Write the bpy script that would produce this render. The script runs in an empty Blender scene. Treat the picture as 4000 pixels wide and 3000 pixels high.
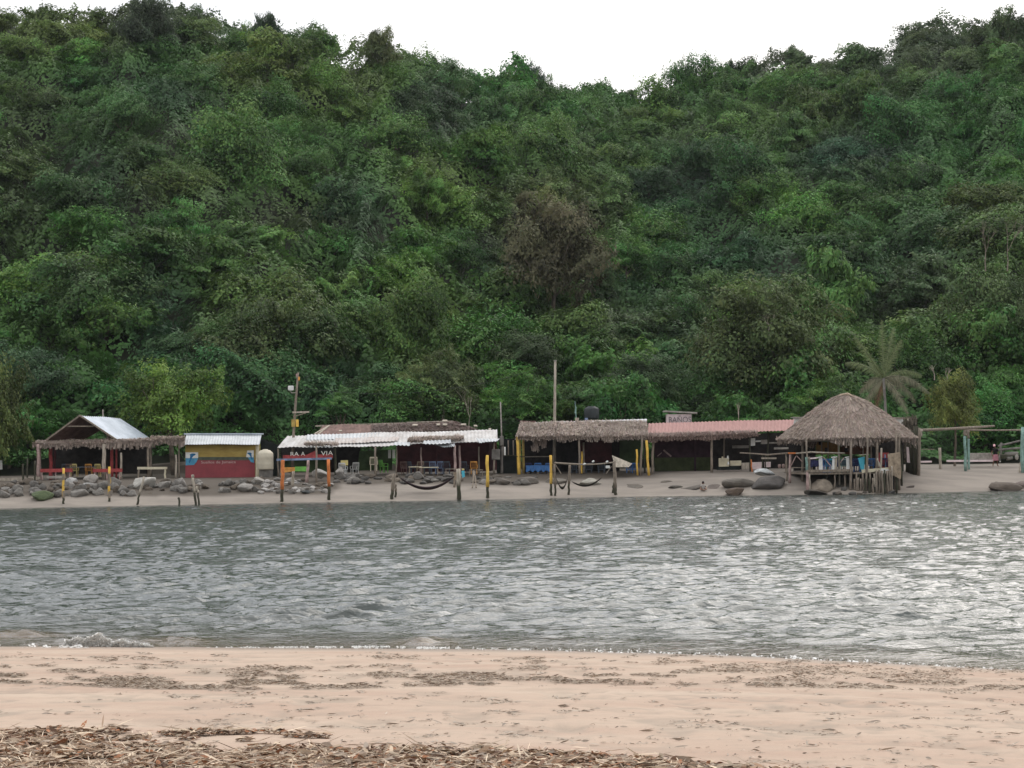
import bpy, math, random
import numpy as np
from mathutils import Vector, Matrix
R = math.radians
random.seed(7)
rng = np.random.default_rng(11)
sc = bpy.context.scene
col = sc.collection

# ---------------------------------------------------------------- camera
EYE = Vector((0.0, 0.0, 3.4))
PITCH, ROLL, F = math.atan(250/8000.0), R(0.8), 8000.0
fw = Vector((0, math.cos(PITCH), math.sin(PITCH)))
r0 = Vector((1, 0, 0)); u0 = Vector((0, -math.sin(PITCH), math.cos(PITCH)))
rt = r0*math.cos(ROLL) - u0*math.sin(ROLL)
up = u0*math.cos(ROLL) + r0*math.sin(ROLL)
cam_d = bpy.data.cameras.new('camera'); cam = bpy.data.objects.new('camera', cam_d)
col.objects.link(cam); sc.camera = cam
cam_d.sensor_width = 36.0; cam_d.lens = 72.0
cam_d.clip_start = 0.1; cam_d.clip_end = 5000
M = Matrix((rt, up, -fw)).transposed().to_4x4(); M.translation = EYE
cam.matrix_world = M

def P(px, py, y):
    """the point at depth y (metres from the camera's feet) that pixel (px,py) of the 4000x3000 photo shows"""
    d = rt*((px-2000)/F) + up*((1500-py)/F) + fw
    return EYE + d*(y/d.y)
def proj(x, y, z):
    dx, dy, dz = x-EYE.x, y-EYE.y, z-EYE.z
    a = dx*rt.x+dy*rt.y+dz*rt.z; b = dx*up.x+dy*up.y+dz*up.z; c = dx*fw.x+dy*fw.y+dz*fw.z
    return 2000+F*a/c, 1500-F*b/c

# ---------------------------------------------------------------- sky and sun (bright overcast, sun veiled beyond the right-hand hill)
SUN_EL, SUN_AZ = R(38), R(24)
w = bpy.data.worlds.new('World'); sc.world = w; w.use_nodes = True
nt = w.node_tree; nt.nodes.clear()
def N(nt, t, **k):
    n = nt.nodes.new(t)
    for a, v in k.items():
        if a in n.inputs.keys() if hasattr(n.inputs, 'keys') else False: n.inputs[a].default_value = v
        else: setattr(n, a, v)
    return n
out = N(nt, 'ShaderNodeOutputWorld'); bg = N(nt, 'ShaderNodeBackground')
sky = N(nt, 'ShaderNodeTexSky'); sky.sky_type = 'NISHITA'; sky.sun_disc = False
sky.sun_elevation = SUN_EL; sky.sun_rotation = SUN_AZ; sky.dust_density = 3.0
tc = N(nt, 'ShaderNodeTexCoord'); mp = N(nt, 'ShaderNodeMapping'); mp.inputs['Scale'].default_value = (1.2, 1.2, 4.0)
nz = N(nt, 'ShaderNodeTexNoise'); nz.inputs['Scale'].default_value = 2.2; nz.inputs['Detail'].default_value = 6
cr = N(nt, 'ShaderNodeValToRGB')
cr.color_ramp.elements[0].position = 0.36; cr.color_ramp.elements[0].color = (7.7, 7.95, 8.4, 1)
cr.color_ramp.elements[1].position = 0.62; cr.color_ramp.elements[1].color = (11.6, 11.4, 11.2, 1)
# thin cloud glows round the veiled sun
sd = N(nt, 'ShaderNodeVectorMath', operation='DOT_PRODUCT')
sdir = Vector((math.sin(SUN_AZ)*math.cos(SUN_EL), math.cos(SUN_AZ)*math.cos(SUN_EL), math.sin(SUN_EL)))
sd.inputs[1].default_value = sdir
mr = N(nt, 'ShaderNodeMapRange'); mr.inputs['From Min'].default_value = 0.6; mr.inputs['From Max'].default_value = 1.0
mr.inputs['To Min'].default_value = 0.92; mr.inputs['To Max'].default_value = 1.4
vm = N(nt, 'ShaderNodeVectorMath', operation='SCALE')
sx3 = N(nt, 'ShaderNodeSeparateXYZ'); mz = N(nt, 'ShaderNodeMapRange'); mz.inputs['To Min'].default_value = 0.70; mz.inputs['To Max'].default_value = 1.55
vz = N(nt, 'ShaderNodeVectorMath', operation='SCALE')
mx = N(nt, 'ShaderNodeMixRGB'); mx.inputs['Fac'].default_value = 0.86
L = nt.links.new
L(tc.outputs['Generated'], mp.inputs['Vector']); L(mp.outputs[0], nz.inputs['Vector']); L(nz.outputs['Fac'], cr.inputs['Fac'])
L(tc.outputs['Generated'], sd.inputs[0]); L(sd.outputs['Value'], mr.inputs['Value'])
L(cr.outputs['Color'], vm.inputs[0]); L(mr.outputs[0], vm.inputs['Scale'])
L(tc.outputs['Generated'], sx3.inputs[0]); L(sx3.outputs['Z'], mz.inputs['Value']); L(vm.outputs[0], vz.inputs[0]); L(mz.outputs[0], vz.inputs['Scale'])
L(sky.outputs[0], mx.inputs[1]); L(vz.outputs[0], mx.inputs[2]); L(mx.outputs[0], bg.inputs['Color'])
bg.inputs['Strength'].default_value = 0.10; L(bg.outputs[0], out.inputs['Surface'])

sl = bpy.data.lights.new('sun', 'SUN'); sl.energy = 0.7; sl.angle = R(48); sl.color = (1.0, 0.93, 0.84)
so = bpy.data.objects.new('sun', sl); col.objects.link(so); so.rotation_mode = 'QUATERNION'
so.rotation_quaternion = (-sdir).to_track_quat('-Z', 'Y'); so.location = (0, 0, 60)

vs = sc.view_settings; vs.view_transform = 'Standard'; vs.look = 'None'; vs.exposure = 0.30; vs.gamma = 1.0
sc.cycles.max_bounces = 5; sc.cycles.diffuse_bounces = 3; sc.cycles.glossy_bounces = 2
sc.cycles.transparent_max_bounces = 4; sc.cycles.transmission_bounces = 2
sc.cycles.caustics_reflective = False; sc.cycles.caustics_refractive = False
sc.cycles.use_denoising = True; sc.cycles.denoiser = 'OPENIMAGEDENOISE'

# ---------------------------------------------------------------- noise and maths helpers
def _h(i, j, s):
    n = (i.astype(np.int64)*374761393 + j.astype(np.int64)*668265263 + s*1442695041) & 0xffffffff
    n = ((n ^ (n >> 13))*1274126177) & 0xffffffff
    return ((n ^ (n >> 16)) & 0xffff)/65535.0
def vn(x, y, s=0):
    x = np.asarray(x, float); y = np.asarray(y, float)
    i = np.floor(x); j = np.floor(y); a = x-i; b = y-j; a = a*a*(3-2*a); b = b*b*(3-2*b)
    return (_h(i, j, s)*(1-a)+_h(i+1, j, s)*a)*(1-b) + (_h(i, j+1, s)*(1-a)+_h(i+1, j+1, s)*a)*b
def fbm(x, y, s=0, o=4):
    t = 0; a = 0.5
    for k in range(o): t = t + a*(vn(x*2**k, y*2**k, s+k)*2-1); a *= 0.5
    return t
def sstep(a, b, x):
    t = np.clip((np.asarray(x, float)-a)/(b-a), 0, 1); return t*t*(3-2*t)

# ---------------------------------------------------------------- object helpers
def tag(o, label=None, cat=None, group=None, kind=None):
    if label: o['label'] = label
    if cat: o['category'] = cat
    if group: o['group'] = group
    if kind: o['kind'] = kind
    return o
ORG = {}
def empty(name, loc, label=None, cat=None, group=None, rz=0):
    o = bpy.data.objects.new(name, None); col.objects.link(o)
    o.location = loc; o.rotation_euler = (0, 0, rz); o.empty_display_size = 0.3
    tag(o, label, cat, group); ORG[o.name] = Vector(loc)
    return o
def org(o):
    while o.parent: o = o.parent
    return ORG.get(o.name, Vector((0, 0, 0)))
def mesh_np(name, V, Fq, mat, parent=None, smooth=False, attr=None, uv=None):
    """V (n,3), Fq (m,4) or (m,3) arrays"""
    me = bpy.data.meshes.new(name); n = len(V); m, k = Fq.shape
    me.vertices.add(n); me.vertices.foreach_set('co', np.ascontiguousarray(V, dtype=np.float32).ravel())
    me.loops.add(m*k); me.loops.foreach_set('vertex_index', np.ascontiguousarray(Fq, dtype=np.int32).ravel())
    me.polygons.add(m); me.polygons.foreach_set('loop_start', np.arange(0, m*k, k, dtype=np.int32))
    if smooth: me.polygons.foreach_set('use_smooth', np.ones(m, dtype=bool))
    me.update(calc_edges=True)
    if attr:
        for an, (dom, data) in attr.items():
            data = np.asarray(data, dtype=np.float32)
            if data.ndim == 2:
                at = me.attributes.new(an, 'FLOAT_COLOR', dom); at.data.foreach_set('color', data.ravel())
            else:
                at = me.attributes.new(an, 'FLOAT', dom); at.data.foreach_set('value', data)
    if mat: me.materials.append(mat)
    if name is None: return me
    o = bpy.data.objects.new(name, me); col.objects.link(o)
    if parent: o.parent = parent
    return o

# ---------------------------------------------------------------- materials
def newmat(name):
    m = bpy.data.materials.new(name); m.use_nodes = True; t = m.node_tree
    b = t.nodes['Principled BSDF']; return m, t, b
def pmat(name, c, rough=0.8, var=0.25, scale=3.0, bump=0.0, c2=None, stretch=(1, 1, 1), metal=0.0, detail=5, spec=0.3):
    """paint / wood / stone with patchy wear: c varies towards c2 (or darker) by noise in object space"""
    m, t, b = newmat(name); L = t.links.new
    tc = N(t, 'ShaderNodeTexCoord'); mp = N(t, 'ShaderNodeMapping'); mp.inputs['Scale'].default_value = stretch
    nz = N(t, 'ShaderNodeTexNoise'); nz.inputs['Scale'].default_value = scale; nz.inputs['Detail'].default_value = detail
    nz.inputs['Roughness'].default_value = 0.65
    L(tc.outputs['Object'], mp.inputs[0]); L(mp.outputs[0], nz.inputs['Vector'])
    cr = N(t, 'ShaderNodeValToRGB'); e = cr.color_ramp.elements
    if c2 is None: c2 = tuple(v*(1-var*1.6) for v in c)
    e[0].position = 0.36; e[0].color = (*c2, 1); e[1].position = 0.62; e[1].color = (*c, 1)
    L(nz.outputs['Fac'], cr.inputs['Fac']); L(cr.outputs[0], b.inputs['Base Color'])
    b.inputs['Roughness'].default_value = rough; b.inputs['Metallic'].default_value = metal
    b.inputs['Specular IOR Level'].default_value = spec
    if bump:
        bp = N(t, 'ShaderNodeBump'); bp.inputs['Strength'].default_value = bump; bp.inputs['Distance'].default_value = 0.05
        L(nz.outputs['Fac'], bp.inputs['Height']); L(bp.outputs[0], b.inputs['Normal'])
    return m

def leaf_mat(name, transl=0.25, huevar=0.25):
    """foliage tinted by the object's own colour; every leaf a little different"""
    m, t, b = newmat(name); L = t.links.new
    oi = N(t, 'ShaderNodeObjectInfo'); at = N(t, 'ShaderNodeAttribute'); at.attribute_name = 'shade'
    mr = N(t, 'ShaderNodeMapRange'); mr.inputs['To Min'].default_value = 0.32; mr.inputs['To Max'].default_value = 1.9
    sc_ = N(t, 'ShaderNodeVectorMath', operation='SCALE')
    L(at.outputs['Fac'], mr.inputs['Value']); L(oi.outputs['Color'], sc_.inputs[0]); L(mr.outputs[0], sc_.inputs['Scale'])
    hs = N(t, 'ShaderNodeHueSaturation'); a2 = N(t, 'ShaderNodeAttribute'); a2.attribute_name = 'hue'
    m2 = N(t, 'ShaderNodeMapRange'); m2.inputs['To Min'].default_value = 0.5-huevar*0.14; m2.inputs['To Max'].default_value = 0.5+huevar*0.14
    L(a2.outputs['Fac'], m2.inputs['Value']); L(m2.outputs[0], hs.inputs['Hue']); L(sc_.outputs[0], hs.inputs['Color'])
    L(hs.outputs[0], b.inputs['Base Color']); b.inputs['Roughness'].default_value = 0.6
    b.inputs['Specular IOR Level'].default_value = 0.25
    tr = N(t, 'ShaderNodeBsdfTranslucent'); L(hs.outputs[0], tr.inputs['Color'])
    ms = N(t, 'ShaderNodeMixShader'); ms.inputs[0].default_value = transl
    L(b.outputs[0], ms.inputs[1]); L(tr.outputs[0], ms.inputs[2]); L(ms.outputs[0], t.nodes['Material Output'].inputs[0])
    return m
M_leaf = leaf_mat('foliage')
M_bark = pmat('bark', (0.16, 0.13, 0.10), 0.9, 0.4, 6, 0.4)
M_palebark = pmat('pale_bark', (0.42, 0.38, 0.32), 0.9, 0.3, 6, 0.3)

# ---------------------------------------------------------------- the lie of the land
def far_shore(x):           # y of the far waterline
    return np.interp(x, [-80, -33, -16.9, -1.7, 8.7, 22.3, 35.4, 80], [127, 131.4, 135, 136.7, 139.5, 137, 141.7, 147])
SKY = [(-900, 57), (-400, -3), (0, -33), (200, -16), (430, 9), (480, -20), (560, -38), (700, -32), (850, 11), (950, 47), (1080, 41), (1130, 100), (1250, 84), (1360, 156), (1450, 126), (1510, 108), (1560, 155), (1680, 166), (1780, 239), (1820, 280), (1950, 299), (2050, 222), (2190, 285), (2230, 321), (2400, 274), (2480, 337), (2560, 362), (2640, 321), (2700, 282), (2860, 273), (3000, 193), (3120, 148), (3200, 199), (3350, 155), (3500, 177), (3580, 79), (3630, 55), (3700, 49), (3850, 94), (3880, 45), (3940, 32), (4000, 60), (4400, -60), (5000, -200)]
SKX = [a for a, b in SKY]; SKYY = [b for a, b in SKY]
def ridge(u):
    px = 2000+8000*u
    yr = np.interp(px, [-900, 0, 1500, 2200, 2600, 4000, 5000], [262, 268, 285, 318, 330, 322, 300])
    hz = 1750+(2000-px)*0.014
    zr = 3.4 + (hz-np.interp(px, SKX, SKYY))/8000*yr*1.004
    return yr, zr
def ground(x, y):
    x = np.asarray(x, float); y = np.asarray(y, float)
    s = y-far_shore(x)
    z = np.where(s < 0, s*0.07, 1.55*(1-(1-np.clip(s/10.5, 0, 1))**1.7))
    z = z + np.clip(s-10.5, 0, 20)*0.012 + np.where(s > 0, 0.05*fbm(x*0.5, y*0.5, 3), 0)
    u = x/np.maximum(y, 1); yr, zr = ridge(u); zr = zr-4.3
    y0 = 163+3*np.sin(x*0.08)
    t = np.clip((y-y0)/(yr-y0), 0, 1.0)
    h = (zr-1.9)*(0.90*t+0.10*sstep(0, 1, t))
    h = h + np.sin(np.pi*t)*(6.5*fbm(u*11+5, y*0.016, 21, 3))*np.clip(t*6, 0, 1)
    z = np.where(y > y0, 1.85+h, z)
    z = np.where(y > yr, z-(y-yr)*0.55, z)
    return z

M_earth = pmat('hill_earth', (0.035, 0.04, 0.022), 0.95, 0.4, 0.4, 0.0)
M_sandfar = pmat('far_sand', (0.27, 0.235, 0.20), 0.9, 0.3, 0.5, 0.1, c2=(0.20, 0.175, 0.15), stretch=(0.5, 1.4, 1))
def grid(xs, ys, zf, fan=False):
    X, Y = np.meshgrid(xs, ys)
    if fan: X = X*Y
    Z = zf(X, Y); nx = len(xs); ny = len(ys)
    V = np.stack([X, Y, Z], -1).reshape(-1, 3)
    i = np.arange(ny-1)[:, None]*nx + np.arange(nx-1)[None, :]
    Fq = np.stack([i, i+1, i+nx+1, i+nx], -1).reshape(-1, 4)
    return V, Fq
V, Fq = grid(np.linspace(-0.55, 0.55, 300), np.concatenate([np.linspace(118, 172, 160), np.linspace(173, 470, 200)]), ground, True)
hill = mesh_np('terrain', V, Fq, M_earth, smooth=True); tag(hill, 'wooded hillside rising behind the beach huts and the sand at its foot', kind='structure')
px_, py_ = proj(V[:, 0], V[:, 1], V[:, 2])
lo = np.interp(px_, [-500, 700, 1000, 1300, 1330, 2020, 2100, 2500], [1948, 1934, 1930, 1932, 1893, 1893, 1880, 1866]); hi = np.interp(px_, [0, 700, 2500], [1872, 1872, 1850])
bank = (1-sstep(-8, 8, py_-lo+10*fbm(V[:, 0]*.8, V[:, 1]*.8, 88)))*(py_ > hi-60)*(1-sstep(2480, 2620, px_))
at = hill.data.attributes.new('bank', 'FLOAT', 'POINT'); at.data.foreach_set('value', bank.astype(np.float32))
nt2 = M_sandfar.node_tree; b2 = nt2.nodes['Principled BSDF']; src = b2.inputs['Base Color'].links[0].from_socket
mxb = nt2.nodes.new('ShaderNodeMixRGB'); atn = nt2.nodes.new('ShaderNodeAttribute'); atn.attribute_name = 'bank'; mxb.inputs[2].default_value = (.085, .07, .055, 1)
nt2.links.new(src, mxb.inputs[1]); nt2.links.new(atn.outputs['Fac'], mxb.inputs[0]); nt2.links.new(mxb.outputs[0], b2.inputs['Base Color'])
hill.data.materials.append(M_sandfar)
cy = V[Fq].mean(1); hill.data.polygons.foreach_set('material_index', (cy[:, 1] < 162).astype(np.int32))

# ---------------------------------------------------------------- near beach
def near_shore(x):
    return np.interp(x, [-60, -25, -9.2, -4, 0, 3.5, 7.7, 20, 60], [39, 37.8, 36.6, 35.6, 34.7, 33.2, 30.4, 25.5, 12])
def beach(x, y):
    x = np.asarray(x, float); y = np.asarray(y, float)
    s = near_shore(x)-y
    z = 0.068*s + 0.02*sstep(12.3, 13.3, s) - 0.00*s
    z = z + (0.012*fbm(x*1.7, y*1.1, 31, 4)+0.010*fbm(x*5, y*3.2, 37, 3))*sstep(0, 3, s)
    # trampled hollows
    hol = np.maximum(0, vn(x*2.6, y*1.5, 41)-0.62)*np.clip((s-1)/5, 0, 1)
    z = z - 0.12*hol
    z = z - 0.05*np.maximum(0, vn(x*6.1, y*3.7, 43)-0.7)*np.clip((s-10)/5, 0, 1)
    return z
xs = np.unique(np.concatenate([np.linspace(-60, -12, 60), np.linspace(-12, 12, 420), np.linspace(12, 60, 60)]))
ys = np.unique(np.concatenate([np.linspace(-25, 9, 30), np.arange(9, 20, 0.05), np.arange(20, 46, 0.09)]))
V, Fq = grid(xs, ys, beach)
s_ = near_shore(V[:, 0])-V[:, 1]
wet = 1-sstep(0.0, 2.6, s_+0.6*fbm(V[:, 0]*0.7, V[:, 1]*0.7, 51))
m, t, b = newmat('beach_sand'); Lk = t.links.new
at = N(t, 'ShaderNodeAttribute'); at.attribute_name = 'wet'
tcn = N(t, 'ShaderNodeTexCoord'); mpn = N(t, 'ShaderNodeMapping'); mpn.inputs['Scale'].default_value = (0.35, 0.9, 1)
n1 = N(t, 'ShaderNodeTexNoise'); n1.inputs['Scale'].default_value = 0.9; n1.inputs['Detail'].default_value = 7
n2 = N(t, 'ShaderNodeTexNoise'); n2.inputs['Scale'].default_value = 60; n2.inputs['Detail'].default_value = 3
r1 = N(t, 'ShaderNodeValToRGB'); e = r1.color_ramp.elements
e[0].position = 0.33; e[0].color = (0.425, 0.306, 0.235, 1); e[1].position = 0.66; e[1].color = (0.495, 0.388, 0.302, 1)
r2 = N(t, 'ShaderNodeMapRange'); r2.inputs['To Min'].default_value = 0.86; r2.inputs['To Max'].default_value = 1.12
v1 = N(t, 'ShaderNodeVectorMath', operation='SCALE')
mw = N(t, 'ShaderNodeMixRGB'); mw.inputs[2].default_value = (0.27, 0.205, 0.155, 1)
Lk(tcn.outputs['Object'], mpn.inputs[0]); Lk(mpn.outputs[0], n1.inputs['Vector']); Lk(tcn.outputs['Object'], n2.inputs['Vector'])
Lk(n1.outputs['Fac'], r1.inputs['Fac']); Lk(n2.outputs['Fac'], r2.inputs['Value']); Lk(r1.outputs[0], v1.inputs[0]); Lk(r2.outputs[0], v1.inputs['Scale'])
Lk(v1.outputs[0], mw.inputs[1]); Lk(at.outputs['Fac'], mw.inputs[0]); Lk(mw.outputs[0], b.inputs['Base Color'])
rr = N(t, 'ShaderNodeMapRange'); rr.inputs['To Min'].default_value = 0.9; rr.inputs['To Max'].default_value = 0.35
Lk(at.outputs['Fac'], rr.inputs['Value']); Lk(rr.outputs[0], b.inputs['Roughness'])
b.inputs['Specular IOR Level'].default_value = 0.2
shade_stain = sstep(.60, .74, vn(V[:, 0]*2.6, V[:, 1]*1.5, 41)*.75+.25*vn(V[:, 0]*9, V[:, 1]*8, 45))*.8+sstep(.66, .82, vn(V[:, 0]*6.1, V[:, 1]*3.7, 43))*.7+.35*sstep(.5, .8, vn(V[:, 0]*14, V[:, 1]*9, 46))  # shading of the trampled hollows painted into the sand colour, from the same noise
sx_, sy_ = proj(V[:, 0], V[:, 1], V[:, 2]); dl_ = np.interp(sx_, [0, 600, 1200, 1700, 2300, 2800, 3400, 4000], [2665, 2690, 2692, 2680, 2668, 2680, 2690, 2706])-sy_
pt_ = vn(sx_/260, sy_/16, 221)*.6+vn(sx_/70, sy_/7, 222)*.4
bandst = np.where((dl_ > -3) & (dl_ < 125), sstep(.38, .72, pt_+.12*np.exp(-(dl_/6)**2)), 0)*np.interp(sx_, [0, 2400, 3200, 4000], [.9, .8, .45, .3])*np.exp(-np.maximum(dl_, 0)/90)
shade_stain = np.clip(shade_stain*.8+bandst*1.1, 0, 1)*np.clip((s_-1)/3, .25, 1)*(.35+.65*vn(V[:, 0]*.4, V[:, 1]*.5, 47))  # painted hollow shade joined with the stain of the wrack band
ms2 = N(t, 'ShaderNodeMixRGB'); ats = N(t, 'ShaderNodeAttribute'); ats.attribute_name = 'shade_stain'; ms2.inputs[2].default_value = (.30, .25, .20, 1)
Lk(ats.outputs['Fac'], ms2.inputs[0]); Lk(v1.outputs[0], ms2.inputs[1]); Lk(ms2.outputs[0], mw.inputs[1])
M_sand = m
nb = mesh_np('beach', V, Fq, M_sand, smooth=True, attr={'wet': ('POINT', wet), 'shade_stain': ('POINT', shade_stain*.85)})
tag(nb, 'pinkish tan sand beach in front of the water', kind='structure')

# ---------------------------------------------------------------- water
xs = np.unique(np.concatenate([np.linspace(-85, -48, 40), np.linspace(-48, -13, 200), np.arange(-13, 13, 0.13), np.linspace(13, 48, 200), np.linspace(48, 85, 40)]))
ys = [8.0]
while ys[-1] < 150: ys.append(ys[-1]+(1.0 if ys[-1] < 22 else max(0.09, 0.0024*ys[-1])))
ys = np.array(ys)
NA, NB = 26, 46
lam = np.concatenate([0.75*(2.1/0.75)**rng.uniform(0, 1, NA), 0.34*(0.85/0.34)**rng.uniform(0, 1, NB)])
ang = np.concatenate([rng.normal(R(-86), R(17), NA), rng.normal(R(-80), R(45), NB)])
slope = np.concatenate([0.038*rng.uniform(.6, 1.4, NA), 0.034*rng.uniform(.6, 1.4, NB)]); ph = rng.uniform(0, 2*np.pi, NA+NB)
def waves(X, Y):
    Z = np.zeros_like(X)
    Xw = X+1.0*fbm(X*0.3, Y*0.3, 61, 3); Yw = Y+0.8*fbm(X*0.3+9, Y*0.3, 62, 3)
    near_ = .50+.75*np.exp(-np.maximum(Y-near_shore(X)-3, 0)/16)
    far_ = (1.0+.25*np.exp(-np.maximum(Y-near_shore(X)-20, 0)/30))*(.35+1.35*vn(X*1.7+3*vn(X*.3, Y*.2, 5), Y*.5, 65))
    for i in range(NA+NB):
        k = 2*np.pi/lam[i]; q = k*(np.cos(ang[i])*Xw+np.sin(ang[i])*Yw)+ph[i]
        s = np.sin(q); Z += slope[i]/k*(s + 0.25*np.cos(2*q))*(near_ if i < NA else far_)
    gust = 0.5+0.5*vn(X*0.045, Y*0.07, 63)+0.35*vn(X*.25, Y*.2, 64)
    d1 = Y-near_shore(X); d2 = far_shore(X)-Y
    amp = np.clip(d1/7, 0.12, 1)*np.clip(d2/5, 0.15, 1)
    Z = Z*gust*amp
    # little shore breakers coming in at the left
    for (px, py, wid, hgt) in ((45, 2492, .50, 0.09), (665, 2518, 0.32, 0.07), (1640, 2520, 0.27, 0.08), (350, 2515, 1.3, 0.05), (3690, 2570, .6, 0.04)):
        hz = 1750+(2000-px)*0.014; d = 3.4*8000/(py-hz); cx = (px-2000)/8000*d
        q = (Y-(d+0.35)); prof = np.where(q < 0, np.exp(-(q/0.20)**2), np.exp(-(q/0.65)**2))
        Z = Z+hgt*(.25+1.4*vn(X*5, Y*4, 69))*prof*np.exp(-((X-cx)/wid)**4)
    # low swell line parallel to the beach
    Z = Z+0.05*np.exp(-((d1-1.3-0.5*fbm(X*0.3, X*0+3, 66, 2))/0.45)**2)*(0.3+vn(X*0.5, X*0, 67))
    return Z
V, Fq = grid(xs, ys, waves)
d1 = V[:, 1]-near_shore(V[:, 0])
shal = np.exp(-np.clip(d1, 0, 99)/2.4)*0.9 + 0.25*np.exp(-np.clip(far_shore(V[:, 0])-V[:, 1], 0, 99)/2.5)
for (px, py, wid) in ((45, 2492, .8), (665, 2518, .6), (1640, 2520, .55)):
    hz = 1750+(2000-px)*0.014; d = 3.4*8000/(py-hz); shal = shal+1.2*np.exp(-((V[:, 0]-(px-2000)/8000*d)/wid)**4-((V[:, 1]-d-.2)/.6)**2)
shal = np.clip(shal, 0, 1)
m, t, b = newmat('sea_water'); Lk = t.links.new
rfa = N(t, 'ShaderNodeAttribute'); rfa.attribute_name = 'chop'
at = N(t, 'ShaderNodeAttribute'); at.attribute_name = 'shallow'
mc = N(t, 'ShaderNodeMixRGB'); mc.inputs[1].default_value = (0.055, 0.066, 0.062, 1); mc.inputs[2].default_value = (0.10, 0.07, 0.038, 1)
Lk(at.outputs['Fac'], mc.inputs[0]); Lk(mc.outputs[0], b.inputs['Base Color'])
b.inputs['Roughness'].default_value = 0.13; b.inputs['IOR'].default_value = 1.333; b.inputs['Specular IOR Level'].default_value = 0.5
tcn = N(t, 'ShaderNodeTexCoord'); mpn = N(t, 'ShaderNodeMapping'); mpn.inputs['Scale'].default_value = (0.75, 1.15, 1)
n1 = N(t, 'ShaderNodeTexNoise'); n1.inputs['Scale'].default_value = 6.0; n1.inputs['Detail'].default_value = 3; n1.inputs['Roughness'].default_value = 0.55
n1.inputs['Distortion'].default_value = 0.3
bp = N(t, 'ShaderNodeBump'); bp.inputs['Strength'].default_value = 1.0; bp.inputs['Distance'].default_value = 0.034
Lk(tcn.outputs['Object'], mpn.inputs[0]); Lk(mpn.outputs[0], n1.inputs['Vector']); Lk(n1.outputs['Fac'], bp.inputs['Height']); Lk(bp.outputs[0], b.inputs['Normal'])
Lk(rfa.outputs['Fac'], b.inputs['Roughness'])
M_water = m
wo = mesh_np('water', V, Fq, M_water, smooth=True, attr={'shallow': ('POINT', shal), 'chop': ('POINT', .05+.07*sstep(8, 60, d1))})
tag(wo, 'rippled grey inlet between the two beaches', kind='structure')
# ---------------------------------------------------------------- foliage
def rand_dirs(n, r):
    v = r.normal(size=(n, 3)); return v/np.linalg.norm(v, axis=1, keepdims=True)
def leaf_quads(C, Nn, size, r, elong=1.6, droop=0.0, along=None):
    """small irregular leaf sprays: C centres, Nn facing directions"""
    n = len(C); a = rand_dirs(n, r)
    if along is not None:
        m_ = r.uniform(size=n) < .5; a = np.where(m_[:, None], np.cross(Nn, along+r.normal(0, .3, (n, 3))), a)
    T = np.cross(Nn, a); T /= np.linalg.norm(T, axis=1, keepdims=True)+1e-9
    B = np.cross(Nn, T); s = (size*r.uniform(0.55, 1.35, n))[:, None]
    T[:, 2] -= droop
    w = s*0.5; l = s*0.5*elong
    j = lambda: r.uniform(0.75, 1.25, (n, 1))
    bend = Nn*s*0.16
    p0 = C-T*l*j()-bend; p1 = C-B*w*j(); p2 = C+T*l*j()-bend; p3 = C+B*w*j()
    V = np.stack([p0, p1, p2, p3], 1).reshape(-1, 3)
    return V, np.arange(4*n).reshape(-1, 4)
def crown_arrays(seed, rx=1.0, rz=0.8, nclump=22, nleaf=3200, leaf=0.085, clump=0.36, flat=0.0, inner=0.15, elong=1.6):
    """unit crown centred on the origin, uneven outline, built of leaf clumps"""
    r = np.random.default_rng(seed)
    d = rand_dirs(nclump*4, r); d = d[d[:, 2] > -0.7][:nclump]
    rad = r.uniform(0.38, 0.92, len(d))
    cc = d*rad[:, None]*np.array([rx, rx, rz]); cr_ = clump*r.uniform(0.4, 1.3, len(d))
    cc = np.vstack([cc, r.normal(0, 0.12, (3, 3))]); cr_ = np.append(cr_, [0.5, 0.45, 0.4])
    w_ = cr_**2; idx = r.choice(len(cc), nleaf, p=w_/w_.sum())
    dd = rand_dirs(nleaf, r); dd[:, 2] = np.where(dd[:, 2] < -0.3, -dd[:, 2]*0.6, dd[:, 2]); dd /= np.linalg.norm(dd, axis=1, keepdims=True)
    rr_ = np.where(r.uniform(size=nleaf) < inner, r.uniform(0.2, 0.8, nleaf), r.normal(0.97, 0.11, nleaf))
    C = cc[idx] + dd*(cr_[idx]*rr_)[:, None]*np.array([1, 1, 0.72-flat*0.35])
    nz3 = lambda k, q: vn(C[:, 0]*k+C[:, 2]*1.3*k+q, C[:, 1]*k-C[:, 2]*.9*k, seed+q)-.5
    C = C + np.stack([nz3(3.2, 1), nz3(3.2, 2), nz3(3.2, 3)*.9], 1)*.42 + np.stack([nz3(8, 4), nz3(8, 5), nz3(8, 6)], 1)*.16
    Nn = dd + r.normal(0, 0.30, (nleaf, 3)) + np.array([0, 0, 0.35]); Nn /= np.linalg.norm(Nn, axis=1, keepdims=True)
    V, Fq = leaf_quads(C, Nn, leaf, r, elong, along=dd)
    cs = r.uniform(0.1, 0.85, len(cc))
    shade = np.clip(cs[idx] + r.normal(0, 0.16, nleaf), 0, 1)
    hue = np.clip(0.5*r.uniform(0, 1, nleaf)+0.5*r.uniform(0, 1, len(cc))[idx], 0, 1)
    return V, Fq, shade, hue
def crown_me(seed, **k):
    V, Fq, s, h = crown_arrays(seed, **k)
    return mesh_np(None, V, Fq, M_leaf, attr={'shade': ('FACE', s), 'hue': ('FACE', h)}) if False else _me('crown', V, Fq, s, h)
def _me(name, V, Fq, s, h, mat=None):
    o = mesh_np(name, V, Fq, mat or M_leaf, attr={'shade': ('FACE', s), 'hue': ('FACE', h)})
    me = o.data; bpy.data.objects.remove(o); return me
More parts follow.
